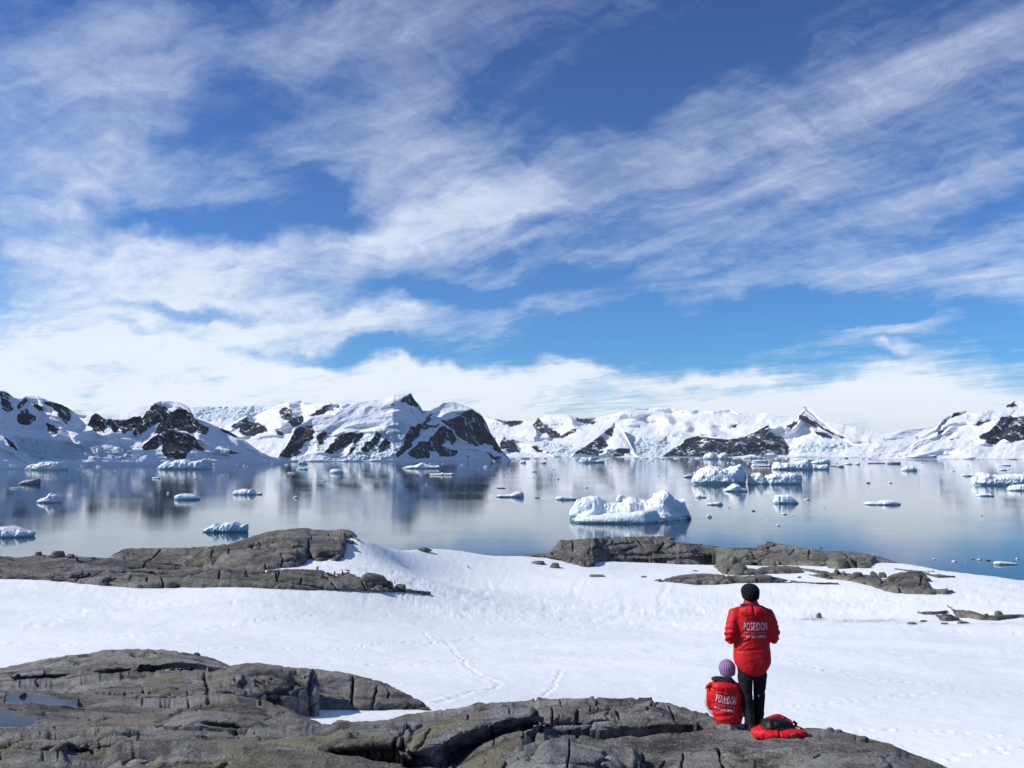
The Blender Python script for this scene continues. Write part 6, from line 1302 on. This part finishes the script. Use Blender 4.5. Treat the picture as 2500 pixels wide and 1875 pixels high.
# ------------------------------------------------------------------ red bag and black gear beside them
def loftx(secs, seg=28, power=2.6):
    """sections along x: (x, y, z0, z1, half depth)"""
    V = []
    for x, y, z0, z1, h in secs:
        for k in range(seg):
            a = 2*math.pi*k/seg; c, s = math.cos(a), math.sin(a); q = (abs(c)**power+abs(s)**power)**(-1/power)
            V.append(Vector((x, y+h*c*q, (z0+z1)/2+(z1-z0)/2*s*q)))
    n = len(secs); Fc = [(i*seg+k, i*seg+(k+1) % seg, (i+1)*seg+(k+1) % seg, (i+1)*seg+k) for i in range(n-1) for k in range(seg)]
    return V, Fc+[tuple(range(seg))[::-1], tuple((n-1)*seg+k for k in range(seg))]
def gear():
    q = hit(1900, 1801); d = q.y+.17; S = d/10.35; x = float(W(1902, 1790, d)[0])
    gl = drop(x-.3, d); gr = drop(x+.3, d); g0 = drop(x, d); tiltz = (gr-gl)/.6
    root = empty('red_bag', (x, d, g0-.01), 0, S); root.rotation_euler = (0, -math.atan(tiltz), 0)
    tag(root, 'open red waterproof bag lying flat on the rock with a small olive patch', 'bag')
    sh = solid('shell', [loftx([(-.335, .0, .045, .06, .01), (-.30, .0, .0, .085, .07), (-.24, .0, -.01, .115, .13), (-.15, .0, -.01, .105, .17), (-.03, .0, -.01, .095, .18), (.12, .0, -.01, .090, .17), (.24, .0, -.015, .085, .14), (.31, .0, -.02, .060, .10), (.325, .0, -.01, .03, .05)], 30, 3)],
               M_RED, root, .010, 2, noise=[(.012, (8, 8, 8), 'r', 61), (.008, (17, 17, 17), 'f', 62)],
               fn=lambda co, nr: -.014*np.exp(-((co[:, 0]+.06-.3*co[:, 2])/.012)**2) - .010*np.exp(-((co[:, 0]+.20+.4*co[:, 2])/.014)**2))
    solid('flap', [loftx([(-.14, .14, .06, .10, .02), (-.10, .15, .07, .17, .03), (.0, .16, .08, .195, .03), (.075, .16, .08, .200, .03), (.14, .15, .07, .165, .03), (.20, .13, .05, .13, .03)], 20, 2.6)], M_REDD, root, .009, 2, noise=[(.008, (14, 14, 14), 'r', 64)])
    bv = BVHTree.FromPolygons([tuple(v.co) for v in sh.data.vertices], [tuple(p.vertices) for p in sh.data.polygons])
    def sticker(name, x0, x1, z0, z1, m, dy=.004):
        V = []; n = 5
        for j in range(n):
            for i in range(n):
                a, b = x0+(x1-x0)*i/(n-1), z0+(z1-z0)*j/(n-1); h = bv.ray_cast(Vector((a, -1, b)), Vector((0, 1, 0)))[0]; V.append((a, (h.y if h else -.15)-dy, b))
        me = bpy.data.meshes.new(name); me.from_pydata(V, [], [(j*n+i, j*n+i+1, (j+1)*n+i+1, (j+1)*n+i) for j in range(n-1) for i in range(n-1)]); return link(name, me, m, root)
    p = sticker('patch', .085, .135, .036, .074, M_PATCH)
    for a, b in ((.093, .050), (.105, .060), (.118, .048)):
        q = sticker('patch_mark', a, a+.009, b-.008, b+.010, M_BLACK, .007); q.parent = p
    r2 = empty('black_gear', (x+.0, d+.02, g0+.085), 0, S)
    tag(r2, 'crumpled black gear with straps heaped on the open red bag', 'gear')
    solid('bundle', [ell((-.06, .0, .045), (.155, .10, .060), 22), ell((.07, .02, .035), (.10, .085, .055), 20), ell((-.12, -.03, .015), (.09, .08, .045), 18), ell((.02, -.04, .0), (.12, .09, .035), 18)], M_GEAR, r2, .010, 2, noise=[(.016, (12, 12, 12), 'r', 71), (.010, (25, 25, 25), 'f', 72)])
    solid('strap', [tube([(.14, .0, .05, .020, .014), (.185, .0, .072, .022, .014), (.215, .0, .05, .020, .014), (.20, .0, .02, .016, .012)], 12)], M_GEAR, r2, .007, 1)
    solid('side_strap', [loftx([(.12, -.02, -.01, .02, .03), (.18, -.03, -.012, .025, .04), (.28, -.03, -.02, .012, .03)], 14)], M_GEAR, r2, .007, 1)
    v, f = loftx([(.185, -.055, .002, .022, .006), (.235, -.060, -.002, .020, .006)], 8, 4)
    me = bpy.data.meshes.new('white_label'); me.from_pydata([tuple(q) for q in v], [], f); link('white_label', me, M_WHITE, r2, smooth=False)
gear()

# ------------------------------------------------------------------ stones
def boulder(px, py, w, h, label, seed, group=None, mt=None, cat='boulder'):
    q = hit(px, py)
    if q is None: return
    d = q.y; r = w/F*d/2; hh = h/F*d
    rng = np.random.RandomState(seed); n = 26
    th = np.linspace(0, np.pi, n)[:, None]; ph = np.linspace(0, 2*np.pi, n*2, endpoint=False)[None]
    P3 = np.stack([np.sin(th)*np.cos(ph)*r, np.sin(th)*np.sin(ph)*r*.8, np.cos(th)*hh*.62+hh*.3+0*ph], -1)
    u = P3/r; f1, f2, cid = worley(u.reshape(-1, 3)*1.1+seed*3.3, seed)
    # cut flat faces
    p = P3.reshape(-1, 3)
    for k in range(15):
        nn = rng.normal(size=3); nn[2] = abs(nn[2])*.8; nn /= np.linalg.norm(nn); off = np.abs(nn*np.array([r, r*.8, hh*.62])).sum()*rng.uniform(.40, .60)
        s = (p-np.array([0, 0, hh*.3])) @ nn; p = p-nn[None]*np.maximum(0, s-off)[:, None]*.92
    p = p*(1+.05*fbm(p/r*2+seed, 4, seed))[:, None]
    me = mesh_np('boulder', p, grid_faces(n, n*2, flip=True, wrap=True), {'crack': np.zeros(len(p)), 'rust': np.zeros(len(p))})
    o = link('boulder', me, mt or M_STONE, smooth=False); o.location = (q.x, q.y, q.z); tag(o, label, cat, group)
    return o
M_STONE = rock_material('stone', 2.5, lichen=.6, base=(.17, .165, .15))
M_STONE_N = rock_material('stone_near', .5, lichen=.4, base=(.20, .20, .19))
B = [(909, 1424, 92, 30, 'large domed brown boulder beyond the penguins on the left headland'), (948, 1434, 38, 17, 'dark boulder right of the domed one'), (980, 1438, 30, 18, 'pale split boulder farthest right in the left row'), (926, 1440, 24, 14, 'wedge-shaped dark boulder below the domed one'), (904, 1432, 26, 11, 'low flat boulder left of the wedge-shaped one'),
     (943, 1442, 14, 9, 'small pale stone between dark boulders on the left'), (111, 1354, 20, 16, 'grey block standing on the far left rocks'), (94, 1356, 22, 12, 'rounded stone left of the grey block'), (140, 1358, 46, 14, 'brown hump of rock right of the grey block'), (172, 1360, 26, 10, 'pinkish stone behind the left penguins'),
     (1034, 1345, 44, 10, 'low brown rock at the snow brow above the lone penguin'), (2050, 1386, 64, 26, 'big squared grey boulder at the right end of the rock ridge'), (2112, 1386, 34, 14, 'olive boulder right of the big squared one'),
     (2043, 1402, 16, 16, 'stacked dark stone, taller of the two at the stone pile'), (2060, 1404, 14, 12, 'leaning stone beside the stacked one'), (2095, 1408, 38, 12, 'flat-topped stone in the middle of the stone pile'), (2132, 1410, 26, 18, 'pointed grey stone in the right stone pile'), (2153, 1410, 24, 18, 'second pointed stone, nearest the right outcrop'),
     (2012, 1408, 20, 12, 'dark stone at the left end of the stone pile'), (2026, 1414, 18, 7, 'low stone under the left end of the pile'), (2075, 1414, 20, 7, 'small flat stone below the middle of the pile'), (1952, 1411, 12, 5, 'lone flat stone on the snow left of the pile'),
     (2000, 1509, 18, 14, 'rounded grey boulder on green-stained snow'), (2438, 1501, 22, 14, 'pale round stone on the dark right outcrop'), (2408, 1502, 9, 6, 'small dark stone left of the pale round one'), (2228, 1524, 30, 5, 'flat dark slab lying in the snow right of the green stain'), (2256, 1518, 22, 4, 'thin dark stone right of the flat slab'), (2350, 1522, 38, 5, 'long low stone under the right outcrop'), (2305, 1524, 26, 4, 'thin low stone left of the long one'),
     (1314, 1377, 48, 8, 'flat slab in the snow below the left end of the ridge'), (1354, 1386, 34, 13, 'rounded slab in the snow right of the flat one'), (1455, 1407, 58, 4, 'long sliver of rock in the snow below the ridge'), (1571, 1409, 22, 3, 'short sliver of rock in the snow, right of the long one'), (1697, 1395, 18, 3, 'tiny sliver of rock left of the standing block'),
     (1612, 1420, 12, 8, 'small stone at the left tip of the low slab'), (1880, 1334, 34, 14, 'pale block on the skyline of the ridge'), (1500, 1344, 40, 14, 'smooth brown block in the middle of the ridge'), (1594, 1345, 26, 22, 'split upright block on the ridge under the pinnacled iceberg'), (1790, 1375, 22, 22, 'upright weathered block at the end of the low ridge')]
for i, (px, py, w, h, lab) in enumerate(B): boulder(px, py, w, h, lab, 500+i)
for i, (px, py, w, h, lab) in enumerate([(2046, 1790, 20, 12, 'angular stone on the rim of the foreground rock, nearest the red bag'), (2112, 1812, 24, 20, 'blunt pale stone farthest right on the foreground rim'), (2026, 1784, 24, 8, 'low broken stone on the rim right of the red bag'),
                                      (208, 1824, 14, 10, 'small pale stone in the lower left hollow'), (240, 1822, 18, 12, 'larger stone in the lower left hollow'), (56, 1706, 24, 16, 'dark stone standing in the farther puddle'), (923, 1845, 10, 14, 'small upright stone before the big rounded block'),
                                      (1052, 1856, 60, 26, 'flat angular slab at the foot of the big rounded block'), (480, 1600, 22, 7, 'small flat stone on the skyline of the left bedrock')]):
    boulder(px, py, w, h, lab, 560+i, mt=M_STONE_N, cat='stone')

# ------------------------------------------------------------------ penguins
def peng_mat():
    m, t = mat('penguin_feathers'); a = t.attr('belly')
    c = t.mix(t.ramp(a, [(.45, 0.), (.55, 1.)]), (.012, .013, .018), (.80, .80, .78)); t.out(c, .6, None, .3); return m
M_PENG = peng_mat(); M_BEAK = plain('beak_orange', (.35, .10, .03)); M_FOOT = plain('feet_pink', (.55, .22, .12))
def make_penguin(bend=0.0, lying=0.0):
    root = empty('penguin', (0, 0, 0))
    prof = [(.02, .045), (.05, .10), (.12, .128), (.22, .135), (.34, .125), (.44, .10), (.52, .075), (.57, .06), (.62, .064), (.67, .06), (.71, .035), (.725, .008)]
    seg = 24; V = []; bl = []
    for z, r in prof:
        yb = bend*max(0, z-.3)**1.3*1.6; zb = z-bend*max(0, z-.45)*1.1
        for k in range(seg):
            a = 2*math.pi*k/seg; x = r*math.cos(a)*.92; y = r*math.sin(a)*(1.05 if z < .5 else 1.0)
            V.append((x, y+yb, zb)); bl.append(1.0 if (math.sin(a) > .15 and z < .60) else 0.0)
    tail = None
    if lying:
        Rm = Matrix.Rotation(R(-78)*lying, 3, 'X'); V = [tuple(Rm @ Vector(v)+Vector((0, -.28, .12))) for v in V]
    Fc = [(i*seg+k, i*seg+(k+1) % seg, (i+1)*seg+(k+1) % seg, (i+1)*seg+k) for i in range(len(prof)-1) for k in range(seg)]
    me = bpy.data.meshes.new('body'); me.from_pydata(V, [], Fc+[tuple(range(seg))[::-1], tuple((len(prof)-1)*seg+k for k in range(seg))]); me.update()
    at = me.attributes.new('belly', 'FLOAT', 'POINT'); at.data.foreach_set('value', np.array(bl, np.float32)); link('body', me, M_PENG, root)
    def part(name, geo, m):
        v, f = geo; v = [Vector(q) for q in v]
        if lying: v = [Rm @ q+Vector((0, -.28, .12)) for q in v]
        me = bpy.data.meshes.new(name); me.from_pydata([tuple(q) for q in v], [], f); me.update()
        if m == M_PENG:
            at = me.attributes.new('belly', 'FLOAT', 'POINT')
        return link(name, me, m, root)
    yb = bend*.32**1.3*1.6
    for s in (-1, 1): part('flipper', ell((s*.135, -.01+bend*.05, .30), (.016, .045, .145), 12, Matrix.Rotation(R(12*s), 3, 'Y')), M_PENG)
    hb = bend*max(0, .64-.3)**1.3*1.6; hz = .64-bend*(.64-.45)*1.1
    part('beak', tube([(0, .05+hb, hz, .016, .016), (0, .10+hb, hz-.012-bend*.03, .010, .010), (0, .135+hb, hz-.02-bend*.06, .003, .003)], 10), M_BEAK)
    for s in (-1, 1): part('foot', ell((s*.05, .05, .012), (.032, .060, .014), 12), M_FOOT)
    part('tail', tube([(0, -.09, .10, .04, .02), (0, -.15, .04, .025, .012), (0, -.19, .01, .008, .005)], 10), M_PENG)
    return root
PR = {'stand': make_penguin(), 'bend': make_penguin(.9), 'lie': make_penguin(0, 1)}
used = set()
def place_penguin(kind, px, py, rz, sc, label, group):
    q = hit(px, py)
    if q is None: return
    src = PR[kind]
    if kind in used:
        r = src.copy(); COL.objects.link(r)
        for c in list(src.children):
            k = c.copy(); COL.objects.link(k); k.parent = r
    else: r = src; used.add(kind)
    r.location = (q.x, q.y, q.z-.01); r.rotation_euler = (0, 0, R(rz)); r.scale = (sc,)*3
    tag(r, label, 'penguin', group)
G1 = 'penguins on the left headland'
for a in [('stand', 835, 1404, 95, 1.05, 'tallest upright penguin facing left among those by the rock cleft', G1), ('bend', 775, 1391, -80, 1.0, 'penguin bowing to the right on top of the banded rock', G1), ('bend', 801, 1405, 60, .9, 'hunched penguin at the left of the cleft', G1), ('stand', 817, 1404, -20, .8, 'small penguin between the hunched and the tallest ones', G1),
          ('lie', 808, 1409, -70, .9, 'penguin lying on its belly in the cleft', G1), ('lie', 849, 1396, 80, .9, 'penguin lying behind the tallest one', G1), ('stand', 917, 1422, 160, .75, 'penguin half hidden among the boulders under the domed one', G1), ('stand', 963, 1425, 120, .75, 'penguin beside the pale split boulder', G1),
          ('stand', 187, 1369, 70, 1.05, 'dark upright penguin at the far left by the pinkish stone', G1), ('lie', 226, 1367, -80, 1.1, 'penguin lying right of the far left upright one', G1), ('bend', 221, 1358, 80, .7, 'small penguin on the low skyline at the far left', G1), ('bend', 276, 1352, 100, .7, 'penguin leaning out at the start of the smooth grey hump', G1),
          ('bend', 1143, 1387, 100, 1.0, 'lone penguin walking on the open snow in the middle', None), ('stand', 1980, 1513, 185, 1.0, 'white-fronted penguin facing the camera by the rounded grey boulder', None)]:
    place_penguin(*a)
